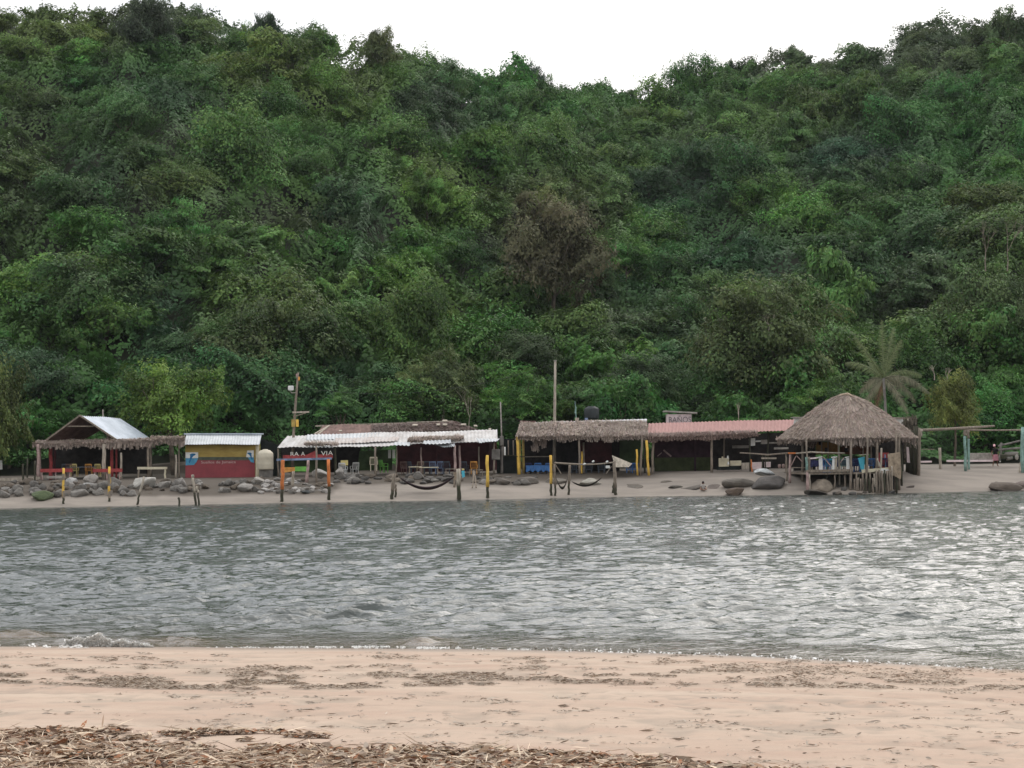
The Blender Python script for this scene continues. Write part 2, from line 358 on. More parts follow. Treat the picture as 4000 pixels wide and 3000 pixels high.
def tube_arrays(pts, rad, n=7):
    V = []; Fq = []
    pts = [Vector(p) for p in pts]
    for i, p in enumerate(pts):
        d = (pts[min(i+1, len(pts)-1)]-pts[max(i-1, 0)]).normalized()
        a = d.orthogonal().normalized(); b_ = d.cross(a)
        # keep the ring from twisting
        ref = Vector((0, 1, 0)) if abs(d.y) < 0.9 else Vector((1, 0, 0))
        a = d.cross(ref).normalized(); b_ = d.cross(a)
        for k in range(n):
            t_ = 2*math.pi*k/n; V.append(p+(a*math.cos(t_)+b_*math.sin(t_))*rad[i])
    for i in range(len(pts)-1):
        for k in range(n):
            Fq.append((i*n+k, i*n+(k+1) % n, (i+1)*n+(k+1) % n, (i+1)*n+k))
    c0 = len(V); V.append(pts[0]); c1 = len(V); V.append(pts[-1])
    for k in range(n):
        Fq.append((c0, (k+1) % n, k, k)); Fq.append((c1, (len(pts)-1)*n+k, (len(pts)-1)*n+(k+1) % n, (len(pts)-1)*n+(k+1) % n))
    return V, Fq
class MB:
    """collects shapes in world coordinates; build() links them as ONE mesh object"""
    def __init__(s): s.V = []; s.F = []
    def add(s, V, Fq):
        o = len(s.V); s.V += [Vector(v) for v in V]
        for f in Fq:
            g = []
            for i in f:
                if not g or i != g[-1]: g.append(i)
            if g[0] == g[-1]: g.pop()
            s.F.append(tuple(i+o for i in g))
        return s
    def tube(s, pts, rad, n=7):
        if not hasattr(rad, '__len__'): rad = [rad]*len(pts)
        return s.add(*tube_arrays(pts, rad, n))
    def pole(s, a, b, r, r2=None, wob=0.0, n=7, seg=4):
        a = Vector(a); b = Vector(b); r2 = r if r2 is None else r2; pts = []; rd = []
        for i in range(seg+1):
            t = i/seg; p = a.lerp(b, t)
            if 0 < i < seg: p = p+Vector((random.uniform(-wob, wob), random.uniform(-wob, wob), 0))
            pts.append(p); rd.append((r+(r2-r)*t)*random.uniform(0.92, 1.08) if wob else r+(r2-r)*t)
        return s.tube(pts, rd, n)
    def box(s, c, sz, rz=0.0, rx=0.0):
        c = Vector(c); m = Matrix.Rotation(rz, 3, 'Z') @ Matrix.Rotation(rx, 3, 'X')
        V = [c+m @ Vector((sx*sz[0]/2, sy*sz[1]/2, sz_*sz[2]/2)) for sx in (-1, 1) for sy in (-1, 1) for sz_ in (-1, 1)]
        return s.add(V, [(0, 1, 3, 2), (4, 6, 7, 5), (0, 4, 5, 1), (2, 3, 7, 6), (0, 2, 6, 4), (1, 5, 7, 3)])
    def bar(s, a, b, w, h):
        """a plank from a to b, w wide (horizontally across), h high"""
        a = Vector(a); b = Vector(b); d = (b-a).normalized()
        sd = d.cross(Vector((0, 0, 1)))
        sd = Vector((1, 0, 0)) if sd.length < 1e-4 else sd.normalized()
        u = sd.cross(d).normalized()
        V = [p+sd*w/2*i+u*h/2*j for p in (a, b) for i in (-1, 1) for j in (-1, 1)]
        return s.add(V, [(0, 1, 3, 2), (4, 6, 7, 5), (0, 4, 5, 1), (2, 3, 7, 6), (0, 2, 6, 4), (1, 5, 7, 3)])
    def slab(s, q, off):
        """thick panel: quad q (4 points), offset by vector off"""
        q = [Vector(p) for p in q]; off = Vector(off); V = q+[p+off for p in q]
        return s.add(V, [(0, 1, 2, 3), (7, 6, 5, 4), (0, 4, 5, 1), (1, 5, 6, 2), (2, 6, 7, 3), (3, 7, 4, 0)])
    def build(s, name, mat, parent=None, smooth=False, bevel=0.0):
        o0 = org(parent) if parent else None
        if o0 is None:
            xs_ = [v.x for v in s.V]; ys_ = [v.y for v in s.V]; zs_ = [v.z for v in s.V]
            o0 = Vector(((min(xs_)+max(xs_))/2, (min(ys_)+max(ys_))/2, min(zs_)))
        me = bpy.data.meshes.new(name); me.from_pydata([v-o0 for v in s.V], [], s.F); me.materials.append(mat); me.update()
        if smooth:
            for p in me.polygons: p.use_smooth = True
        o = bpy.data.objects.new(name, me); col.objects.link(o)
        if parent: o.parent = parent
        else: o.location = o0; ORG[o.name] = o0
        if bevel:
            b_ = o.modifiers.new('bevel', 'BEVEL'); b_.width = bevel; b_.segments = 2; b_.limit_method = 'ANGLE'
        return o

def trunk_me(seed, h=1.0, spread=0.5, r=0.035, forks=4):
    rd = random.Random(seed); mb = MB()
    top = Vector((rd.uniform(-.05, .05), rd.uniform(-.05, .05), -0.15))
    base = Vector((rd.uniform(-.12, .12), rd.uniform(-.12, .12), -h))
    mid = base.lerp(top, 0.5)+Vector((rd.uniform(-.06, .06), rd.uniform(-.06, .06), 0))
    mb.tube([base, mid, top], [r*1.3, r, r*0.8])
    for k in range(forks):
        a = k*2*math.pi/forks+rd.uniform(-.4, .4); s = mid.lerp(top, rd.uniform(0.2, 1))
        e = Vector((math.cos(a)*spread, math.sin(a)*spread, rd.uniform(-0.05, 0.35)))
        m_ = s.lerp(e, 0.5)+Vector((0, 0, -0.06))
        mb.tube([s, m_, e], [r*0.6, r*0.42, r*0.2], 5)
        e2 = e+Vector((rd.uniform(-.2, .2), rd.uniform(-.2, .2), .2)); mb.tube([m_, e2], [r*0.3, r*0.1], 4)
    me = bpy.data.meshes.new('trunk'); me.from_pydata(mb.V, [], mb.F); me.materials.append(M_bark); me.update()
    return me
TRUNKS = [trunk_me(100+i, h=1.5) for i in range(5)]
CROWNS = [crown_me(200+i, rz=0.62+0.06*(i % 4), nclump=18+5*(i % 4), nleaf=12500, leaf=0.036, clump=(.40, .34, .30)[i % 3], flat=(0, .3, 0, .8)[i % 4], elong=1.5+0.35*(i % 3)) for i in range(12)]

def hill_hit(px, py, lift=0.0, y0=150, y1=340):
    """depth at which the ray of a pixel meets the (lifted) ground"""
    ys_ = np.arange(y0, y1, 0.5); d = rt*((px-2000)/F) + up*((1500-py)/F) + fw
    X = d.x/d.y*ys_; Z = EYE.z+d.z/d.y*ys_
    hit = np.nonzero(ground(X, ys_)+lift > Z)[0]
    return float(ys_[hit[0]]) if len(hit) else None

# colour of the vegetation, by where on the hill it stands
GREEN = np.array((0.042, 0.096, 0.030))
PATCH = [  # px, py, rx, ry, colour
 (180, 110, 260, 90, (0.085, 0.105, 0.035)), (560, 60, 220, 90, (0.052, 0.055, 0.038)), (1080, 80, 140, 60, (0.040, 0.062, 0.036)), (900, 300, 180, 70, (0.085, 0.135, 0.035)),
 (1350, 330, 260, 110, (0.085, 0.150, 0.036)), (1480, 160, 160, 60, (0.080, 0.095, 0.038)), (700, 360, 150, 90, (0.022, 0.048, 0.032)),
 (1680, 430, 150, 110, (0.026, 0.042, 0.034)), (1750, 260, 200, 70, (0.060, 0.100, 0.036)), (1650, 720, 170, 150, (0.085, 0.145, 0.035)),
 (1450, 800, 130, 120, (0.024, 0.048, 0.034)), (500, 500, 280, 120, (0.048, 0.080, 0.036)), (80, 480, 120, 160, (0.060, 0.086, 0.036)),
 (50, 780, 120, 200, (0.056, 0.072, 0.038)), (650, 700, 200, 130, (0.065, 0.090, 0.038)), (1150, 700, 160, 130, (0.062, 0.105, 0.036)),
 (400, 700, 130, 120, (0.024, 0.046, 0.032)), (1200, 850, 200, 60, (0.060, 0.065, 0.042)), (250, 1150, 220, 160, (0.060, 0.110, 0.030)),
 (640, 1250, 110, 200, (0.018, 0.042, 0.030)), (950, 1050, 260, 110, (0.058, 0.098, 0.034)), (1100, 1250, 260, 120, (0.070, 0.088, 0.032)),
 (1700, 1180, 190, 130, (0.080, 0.140, 0.030)), (1650, 1450, 170, 110, (0.068, 0.100, 0.036)), (1900, 1100, 120, 130, (0.018, 0.040, 0.030)),
 (2150, 900, 190, 170, (0.085, 0.078, 0.045)), (2420, 960, 120, 70, (0.060, 0.115, 0.032)), (2300, 1250, 220, 110, (0.066, 0.082, 0.036)),
 (2150, 500, 200, 120, (0.056, 0.098, 0.034)), (2650, 560, 300, 90, (0.068, 0.110, 0.034)), (2700, 680, 180, 150, (0.022, 0.040, 0.034)),
 (3350, 620, 200, 150, (0.026, 0.044, 0.036)), (3200, 850, 250, 120, (0.066, 0.120, 0.030)), (3150, 450, 250, 70, (0.068, 0.105, 0.036)),
 (3050, 230, 250, 60, (0.058, 0.060, 0.042)), (3650, 200, 250, 120, (0.050, 0.056, 0.040)), (3900, 250, 150, 60, (0.062, 0.100, 0.034)),
 (3500, 1000, 240, 140, (0.030, 0.058, 0.036)), (3000, 1000, 220, 130, (0.026, 0.056, 0.036)), (3000, 1300, 300, 180, (0.068, 0.092, 0.034)), (3900, 850, 130, 80, (0.070, 0.088, 0.034)),
 (3850, 1180, 230, 170, (0.070, 0.092, 0.036)), (3600, 1150, 130, 100, (0.068, 0.070, 0.048)), (2450, 1100, 130, 130, (0.030, 0.070, 0.036)), (2600, 1330, 150, 120, (0.022, 0.046, 0.032)),
 (1250, 1500, 250, 100, (0.020, 0.045, 0.030)), (2100, 1480, 260, 90, (0.060, 0.115, 0.030)), (2900, 1540, 220, 70, (0.046, 0.078, 0.036))]
def veg_color(px, py, rd):
    c = GREEN.copy()*1.0; wsum = 1.0
    for (a, b_, rx, ry, k) in PATCH:
        d2 = ((px-a)/rx)**2+((py-b_)/ry)**2; w_ = 5*math.exp(-d2*1.1)
        c = c + np.array(k)*w_; wsum += w_
    c = np.minimum(c/wsum*1.55, 0.17)*np.array((1.06, 1.14, .9))
    c = c*rd.uniform(0.66, 1.12)*np.array((rd.uniform(0.82, 1.08), 1, rd.uniform(0.8, 1.0)))
    return (*[float(v) for v in c], 1)

def add_tree(name, label, cat, base, ctr, rx, rz, color, group=None, crown=None, trunk=None, yaw=0, ry=None, bark=None):
    """crown centred at ctr (world), trunk down to base"""
    root = empty(name, base, label, cat, group)
    cme = crown or random.choice(CROWNS); tme = trunk or random.choice(TRUNKS)
    c = bpy.data.objects.new('crown', cme); col.objects.link(c); c.parent = root
    c.location = Vector(ctr)-Vector(base); c.scale = (rx, ry or rx, rz/0.75); c.rotation_euler = (random.uniform(-.1, .1), random.uniform(-.1, .1), yaw)
    c.color = color
    t_ = bpy.data.objects.new('trunk', tme); col.objects.link(t_); t_.parent = root
    hgt = (Vector(ctr)-Vector(base)).z
    t_.location = Vector(ctr)-Vector(base); t_.scale = (rx, rx, hgt/1.45); t_.rotation_euler = (0, 0, yaw)
    return root

# individually placed trees: (px0, px1, pytop, pybottom-of-crown, depth, colour, label, crown kind)
def own_crown(seed, **k): return crown_me(seed, **k)
RESERVED = []
def tree_px(px0, px1, pyt, pyb, D, color, label, name='broadleaf_tree', cat='tree', crown=None, trunk=None, depth=0.9, group=None):
    cx, cyy = (px0+px1)/2, (pyt+pyb)/2
    if D is None: D = (hill_hit(cx, pyb, 1.0) or 0)-(7 if 'rusty' in label else 0)
    if D < 100: D = float(ridge(np.array((cx-2000)/8000))[0])-3
    c = P(cx, cyy, D); rx = (px1-px0)/2/F*D; rz = (pyb-pyt)/2/F*D
    g = float(ground(c.x, c.y)); base = Vector((c.x, c.y, g-0.15))
    RESERVED.append((c.x, c.y, rx*0.8))
    return add_tree(name, label, cat, base, c, rx/0.93, rz/0.95, (min(.2, color[0]*1.25), min(.2, color[1]*1.33), min(.2, color[2]*1.2), 1), group, crown, trunk, random.uniform(0, 6.28), ry=rx*depth)
big = own_crown(301, rz=0.7, nclump=46, nleaf=24000, leaf=0.027, clump=0.27)
big2 = own_crown(302, rz=0.7, nclump=40, nleaf=24000, leaf=0.027, clump=0.29, elong=2.0)
big3 = own_crown(303, rz=0.7, nclump=48, nleaf=20000, leaf=0.025, clump=0.22, elong=2.2)
layered = own_crown(304, rz=0.75, nclump=44, nleaf=24000, leaf=0.026, clump=0.27, flat=.8, elong=2.2)
tree_px(-230, 150, 1405, 1900, 147, (0.078, 0.098, 0.032), 'olive yellow leafy tree at the left edge of the beach huts', crown=big2)
tree_px(425, 895, 1412, 1760, 155, (0.095, 0.150, 0.030), 'bright lime green spreading tree behind the red and yellow shack', crown=big2)
tree_px(1930, 2400, 750, 1260, None, (0.080, 0.072, 0.044), 'big rusty brown tree in the middle of the green hillside', crown=big3)
tree_px(720, 1360, 1165, 1640, 176, (0.066, 0.092, 0.033), 'huge dark olive domed tree behind the pole with the yellow box', crown=big)
tree_px(1430, 1850, 1090, 1600, 178, (0.066, 0.112, 0.030), 'tall bright green tree right of the huge olive domed tree', crown=big2)
tree_px(1545, 1890, 1370, 1660, 166, (0.085, 0.112, 0.044), 'grey green tree with a pale crooked trunk behind the long white roof', crown=layered)
tree_px(2700, 3330, 1075, 1640, 174, (0.074, 0.096, 0.038), 'broad yellowish olive tree with bare grey boughs above the pink roof', crown=big)
tree_px(3620, 3850, 1455, 1730, 154, (0.125, 0.140, 0.042), 'small round yellow green tree right of the coconut palm', crown=big2)
tree_px(3060, 3400, 1460, 1700, 165, (0.070, 0.135, 0.036), 'low bright green tree peeping over the thatched pavilion', crown=layered)
tree_px(3640, 4120, 1030, 1600, 180, (0.062, 0.088, 0.036), 'large olive tree with bare pale branches at the right edge', crown=big)
tree_px(40, 640, 995, 1420, 184, (0.052, 0.092, 0.032), 'wide leafy green tree above the metal gabled hut', crown=big2)
tree_px(-180, 330, 1330, 1700, 170, (0.040, 0.075, 0.036), 'dark green tree behind the olive yellow tree', crown=big)
tree_px(1235, 1420, 1520, 1650, 158, (0.070, 0.150, 0.045), 'small fresh green tree with big leaves beside the utility pole', crown=layered)
tree_px(1900, 2190, 1285, 1500, 178, (0.050, 0.072, 0.034), 'grey green tree crown behind the tall pale concrete pole', crown=big)
tree_px(1880, 2200, 1460, 1680, 166, (0.066, 0.140, 0.034), 'feathery green bushy tree left of the tall pale concrete pole', crown=layered)
tree_px(2150, 2480, 1480, 1670, 168, (0.062, 0.118, 0.036), 'green bushy tree right of the tall pale concrete pole', crown=layered)
tree_px(2350, 2700, 1380, 1620, 172, (0.050, 0.080, 0.036), 'dull green tree behind the little toilet hut', crown=big)
tree_px(2330, 2560, 920, 1080, None, (0.070, 0.150, 0.038), 'pale fresh green tree at the foot of the rusty brown tree', crown=layered)
tree_px(1560, 1780, 640, 900, None, (0.085, 0.165, 0.036), 'light green vine covered tree standing out in mid slope', crown=layered)
tree_px(2020, 2140, 255, 420, 306, (0.034, 0.055, 0.036), 'small dark tree poking above the dip in the ridge')
tree_px(1400, 1560, 110, 320, None, (0.080, 0.095, 0.042), 'yellowish leafy tree on the left ridge against the sky')
tree_px(970, 1110, 42, 240, None, (0.036, 0.062, 0.034), 'dark round tree on the left ridge against the sky')
tree_px(440, 720, -10, 260, None, (0.044, 0.058, 0.036), 'dark brownish tree at the top of the left hill', crown=big)
tree_px(3860, 4020, 25, 230, None, (0.060, 0.085, 0.038), 'leafy tree at the top of the right hill')

# the other trees of the hillside, nearest first
def woods():
    rd = random.Random(5); pts = []
    for k in range(16000):
        y = 164+rd.random()**0.8*175; u = rd.uniform(-0.31, 0.31); x = u*y
        yr, _ = ridge(np.array(u))
        if y > float(yr)+3: continue
        sp = 6.6 if y < 200 else 7.6
        if any((x-a)**2+(y-b_)**2 < (sp*(0.5+0.5*c/4.2))**2 for a, b_, c in pts): continue
        if any((x-a)**2+(y-b_)**2 < (c*0.45)**2 for a, b_, c in RESERVED): continue
        pts.append((x, y, rd.uniform(3.2, 5.2)))
    pts.sort(key=lambda p: p[1])
    return pts
HILL = woods()
print('hill trees', len(HILL))
rd = random.Random(9)
extra = []
NIND = 272
step = len(HILL)/NIND
for i, (x, y, r_) in enumerate(HILL):
    g = float(ground(x, y)); near = y < 175
    rr_ = r_*(0.9 if near else 1.0)*rd.uniform(0.85, 1.2); hh = rr_*rd.uniform(0.6, .95)
    top = hh*1.55+rd.uniform(.2, 1.0)+(rd.uniform(0, 1.6) if near else 0)
    yr, _ = ridge(np.array(x/y))
    if y > float(yr)-9: rr_ *= rd.uniform(.55, .8); hh = rr_*rd.uniform(.7, 1.1); top = rd.uniform(3.4, 4.5)
    zc = g+top-hh*0.95
    px, py = proj(x, y, zc)
    c = veg_color(px, py, rd)
    if i < NIND:
        add_tree('hillside_tree', 'leafy tree packed into the green forest on the hillside', 'tree', (x, y, g-0.2), (x, y, zc), rr_, hh, c,
                 'trees crowding the hillside', rd.choice(CROWNS), rd.choice(TRUNKS), rd.uniform(0, 6.28), ry=rr_*rd.uniform(.7, 1.15))
    else: extra.append((x, y, zc, rr_, hh, c))
# far ridge woodland, too many to count, as one mass, and the vines and scrub that fill the gaps
M_leafv = None
def leaf_vmat(name):
    m, t, b = newmat(name); L = t.links.new
    at = N(t, 'ShaderNodeAttribute'); at.attribute_name = 'tint'
    L(at.outputs['Color'], b.inputs['Base Color']); b.inputs['Roughness'].default_value = 0.6; b.inputs['Specular IOR Level'].default_value = 0.25
    tr = N(t, 'ShaderNodeBsdfTranslucent'); L(at.outputs['Color'], tr.inputs['Color'])
    ms = N(t, 'ShaderNodeMixShader'); ms.inputs[0].default_value = 0.25
    L(b.outputs[0], ms.inputs[1]); L(tr.outputs[0], ms.inputs[2]); L(ms.outputs[0], t.nodes['Material Output'].inputs[0])
    return m
M_scrub = leaf_vmat('scrub_leaves')
Vs, Fs, Cs = [], [], []; off = 0
for i, (x, y, zc, rx_, rz_, c) in enumerate(extra):
    V, Fq, s, h = crown_arrays(600+i, nclump=14, nleaf=1500, leaf=0.085)
    V = V*np.array([rx_, rx_, rz_/0.75])+np.array([x, y, zc])
    Vs.append(V); Fs.append(Fq+off); off += len(V)
    Cs.append(np.concatenate([np.array(c[:3])[None]*(0.45+1.3*s)[:, None], np.ones((len(s), 1))], 1))
if Vs:
    o = mesh_np('woodland', np.vstack(Vs), np.vstack(Fs), M_scrub, attr={'tint': ('FACE', np.vstack(Cs))})
    tag(o, 'far woodland along the top of the hills', 'woodland', kind='stuff')
def scrub(n, ylo, yhi, seed, size, hmax, name, label, cond=None, urange=0.33, bright=1.0):
    r = np.random.default_rng(seed)
    y = ylo+(yhi-ylo)*r.uniform(0, 1, n)**0.9; u = r.uniform(-urange, urange, n); x = u*y
    yr, _ = ridge(u); ok = y < yr+2
    x, y, u = x[ok], y[ok], u[ok]; n = len(x)
    lump = vn(x*0.33, y*0.33, 71)*0.55+vn(x*0.9, y*0.9, 72)*0.30+vn(x*2.2, y*2.2, 74)*.15
    z = ground(x, y)+hmax*(lump**1.3)*r.uniform(0.8, 1.04, n)
    C = np.stack([x, y, z], 1)
    e = 0.6; gx = (vn((x+e)*0.33, y*0.33, 71)-vn((x-e)*0.33, y*0.33, 71))*hmax; gy = (vn(x*0.33, (y+e)*0.33, 71)-vn(x*0.33, (y-e)*0.33, 71))*hmax
    Nn = np.stack([-gx, -gy-0.35, np.ones(n)], 1)+r.normal(0, 0.26, (n, 3)); Nn /= np.linalg.norm(Nn, axis=1, keepdims=True)
    V, Fq = leaf_quads(C, Nn, size, r, 1.7)
    px, py = proj(x, y, z)
    base = np.tile(GREEN, (n, 1)); ws = np.ones(n)
    for (a, b_, rx, ry, k) in PATCH:
        w_ = 5*np.exp(-1.1*(((px-a)/rx)**2+((py-b_)/ry)**2)); base = base+w_[:, None]*np.array(k); ws = ws+w_
    base = np.minimum(base/ws[:, None]*1.55, .17)*np.array((1.06, 1.14, .9))*(0.15+1.45*(0.38*r.uniform(0, 1, n)+0.32*vn(x*0.6, y*0.6, 73)+.30*vn(x*.2, y*.2, 75)))[:, None]*bright
    tint = np.concatenate([base, np.ones((n, 1))], 1)
    o = mesh_np(name, V, Fq, M_scrub, attr={'tint': ('FACE', tint)})
    tag(o, label, 'undergrowth', kind='stuff'); return o
scrub(850000, 163, 340, 81, 0.25, 6.6, 'undergrowth', 'vines and scrub filling the gaps between the hillside trees')
scrub(60000, 160, 176, 82, 0.2, 2.8, 'undergrowth', 'low bushes along the foot of the hill', bright=1.1)
# ================================================================= the beach huts
def gd(px, py): return hill_hit(px, py, 0.0, 126, 178) or 150.0
def gz(p): return float(ground(p.x, p.y))
def on_ground(px, D):
    p = P(px, 1850, D); return Vector((p.x, p.y, gz(p)))
def lift(p, dz): return Vector((p.x, p.y, p.z+dz))
M = {}
M['wood'] = pmat('weathered_wood', (0.30, 0.25, 0.20), 0.9, 0.3, 5, 0.4, stretch=(3, 3, 0.6))
M['dwood'] = pmat('dark_wet_wood', (0.065, 0.055, 0.042), 0.8, 0.4, 5, 0.4, c2=(0.035, 0.045, 0.02), stretch=(3, 3, 0.8))
M['pwood'] = pmat('pale_wood', (0.50, 0.44, 0.36), 0.85, 0.3, 4, 0.3, stretch=(2, 2, 0.5))
M['pinkpost'] = pmat('faded_pink_paint', (0.50, 0.36, 0.33), 0.85, 0.3, 3)
M['red'] = pmat('red_paint', (0.42, 0.075, 0.075), 0.75, 0.3, 3)
M['maroon'] = pmat('maroon_paint', (0.10, 0.030, 0.035), 0.85, 0.3, 1.5)
M['orange'] = pmat('orange_paint', (0.72, 0.23, 0.07), 0.75, 0.25, 3)
M['amber'] = pmat('amber_paint', (0.72, 0.34, 0.08), 0.75, 0.25, 3)
M['green'] = pmat('bright_green_paint', (0.17, 0.46, 0.09), 0.75, 0.2, 3)
M['yellow'] = pmat('yellow_paint', (0.80, 0.52, 0.10), 0.75, 0.2, 4, c2=(0.62, 0.38, 0.08))
M['ochre'] = pmat('ochre_paint', (0.44, 0.33, 0.10), 0.85, 0.3, 1.6, c2=(0.30, 0.21, 0.06), stretch=(0.6, 1, 2))
M['teal'] = pmat('sea_green_paint', (0.27, 0.42, 0.37), 0.8, 0.3, 3)
M['cyan'] = pmat('bright_cyan_paint', (0.10, 0.52, 0.68), 0.7, 0.15, 2)
M['blue'] = pmat('blue_plastic', (0.055, 0.17, 0.42), 0.5, 0.2, 4)
M['dblue'] = pmat('dark_blue_cloth', (0.045, 0.05, 0.13), 0.9, 0.3, 3)
M['lblue'] = pmat('dusty_blue_paint', (0.25, 0.33, 0.50), 0.85, 0.3, 3)
M['white'] = pmat('white_plastic', (0.74, 0.74, 0.72), 0.5, 0.12, 3)
M['cream'] = pmat('cream_plastic', (0.66, 0.60, 0.44), 0.6, 0.15, 3)
M['ycream'] = pmat('pale_yellow_plastic', (0.72, 0.60, 0.24), 0.6, 0.15, 3)
M['slate'] = pmat('slate_grey_plastic', (0.10, 0.12, 0.15), 0.6, 0.3, 3)
M['tin'] = pmat('new_tin_sheet', (0.52, 0.57, 0.63), 0.45, 0.12, 0.8, c2=(0.36, 0.41, 0.46), metal=0.1, spec=0.5)
M['tin2'] = pmat('white_tin_sheet', (0.52, 0.54, 0.56), 0.5, 0.08, 1.2, c2=(0.40, 0.42, 0.43))
M['oldtin'] = pmat('rust_streaked_tin', (0.55, 0.52, 0.50), 0.7, 0.3, 1.3, c2=(0.40, 0.34, 0.31), stretch=(1.6, 0.6, 1))
M['oldtin2'] = pmat('weathered_white_tin', (0.56, 0.55, 0.54), 0.6, 0.3, 1.1, c2=(0.36, 0.335, 0.315), stretch=(1.2, .7, 1))
M['rust'] = pmat('rusty_brown_sheet', (0.22, 0.14, 0.12), 0.9, 0.4, 1.8, 0.3, c2=(0.12, 0.075, 0.065))
M['pink'] = pmat('faded_red_sheet', (0.36, 0.195, 0.175), 0.75, 0.15, 1.6, c2=(0.29, 0.155, 0.14), stretch=(3, .4, 1))
M['pinkwall'] = pmat('pale_pink_wall', (0.80, 0.66, 0.66), 0.9, 0.15, 3)
M['greytext'] = pmat('grey_lettering', (0.24, 0.20, 0.21), 0.9, 0.1, 3)
M['concrete'] = pmat('concrete', (0.40, 0.37, 0.33), 0.9, 0.25, 4, 0.2)
M['dconc'] = pmat('dirty_concrete', (0.22, 0.205, 0.185), 0.9, 0.3, 2, 0.2)
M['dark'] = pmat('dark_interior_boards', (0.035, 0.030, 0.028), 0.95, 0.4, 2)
M['purple'] = pmat('dull_purple_paint', (0.075, 0.040, 0.055), 0.9, 0.3, 2)
M['gwall'] = pmat('moss_green_paint', (0.085, 0.105, 0.045), 0.9, 0.3, 1.5)
M['gcloth'] = pmat('green_net_cloth', (0.075, 0.12, 0.05), 0.9, 0.3, 1.5)
M['net'] = pmat('black_shade_net', (0.02, 0.026, 0.024), 0.95, 0.3, 3)
M['tank'] = pmat('beige_tank_plastic', (0.56, 0.51, 0.40), 0.6, 0.1, 2)
M['btank'] = pmat('black_tank_plastic', (0.025, 0.032, 0.034), 0.5, 0.2, 2)
M['shackred'] = pmat('dark_red_wall_paint', (0.30, 0.065, 0.075), 0.85, 0.25, 1.2, c2=(0.22, 0.05, 0.06))
M['seablue'] = pmat('mural_sea_blue', (0.09, 0.33, 0.52), 0.85, 0.2, 3)
M['fishblue'] = pmat('mural_fish_blue', (0.03, 0.17, 0.36), 0.85, 0.2, 3)
M['mwhite'] = pmat('mural_white', (0.76, 0.76, 0.73), 0.85, 0.1, 3)
M['dgreen'] = pmat('grey_green_stripe', (0.10, 0.115, 0.085), 0.85, 0.3, 3)
M['wdwhite'] = pmat('white_lettering', (0.80, 0.78, 0.72), 0.8, 0.1, 3)
M['letterpink'] = pmat('pinkish_lettering', (0.62, 0.45, 0.42), 0.8, 0.1, 3)
M['straw'] = leaf_vmat('straw')
M['wire'] = pmat('black_cable', (0.03, 0.03, 0.03), 0.7, 0.1, 3)
M['tan'] = pmat('tan_rag', (0.42, 0.33, 0.24), 0.9, 0.3, 3)
M['hamm'] = pmat('dark_hammock_net', (0.055, 0.035, 0.04), 0.95, 0.3, 6)
M['hammg'] = pmat('dark_rope', (0.075, 0.065, 0.05), 0.95, 0.3, 6)

def corr(name, a, b, c, d, mat, parent, period=0.26, amp=0.035, sag=0.03, rows=6, ragged=0.0, thick=0.02):
    """corrugated sheet roof: a-b along the ridge, d-c along the eave, ribs run down the slope"""
    a, b, c, d = map(Vector, (a, b, c, d)); n = max(6, int((b-a).length/period*4)); rows_ = rows
    nrm = (b-a).cross(d-a).normalized()
    if nrm.z < 0: nrm = -nrm
    I = np.linspace(0, 1, n+1); J = np.linspace(0, 1, rows_+1)
    A, B, C, D_ = (np.array(v) for v in (a, b, c, d)); nn = np.array(nrm)
    Lw = (b-a).length; rr_ = random.random()*50
    V = np.zeros((rows_+1, n+1, 3))
    for j, t in enumerate(J):
        e = 1.0 + (ragged*(vn(I*Lw/0.9+rr_, I*0, 5)*2-1) if j == rows_ else 0)
        top = A[None]+(B-A)[None]*I[:, None]; bot = D_[None]+(C-D_)[None]*I[:, None]
        p = top+(bot-top)*(t*e)[:, None] if not np.isscalar(e) else top+(bot-top)*t
        V[j] = p + nn[None]*(amp*np.sin(2*np.pi*I*Lw/period)+sag*(vn(I*Lw*0.5+rr_, I*0+t*2, 7)-0.5)*2)[:, None]
    V = V.reshape(-1, 3); m_ = len(V)
    i = np.arange(rows_)[:, None]*(n+1)+np.arange(n)[None]; Fq = np.stack([i, i+1, i+n+2, i+n+1], -1).reshape(-1, 4)
    V2 = np.vstack([V, V-nn*thick]); F2 = np.vstack([Fq, Fq[:, ::-1]+m_])
    return mesh_np(name, V2-np.array(org(parent)), F2, mat, parent)

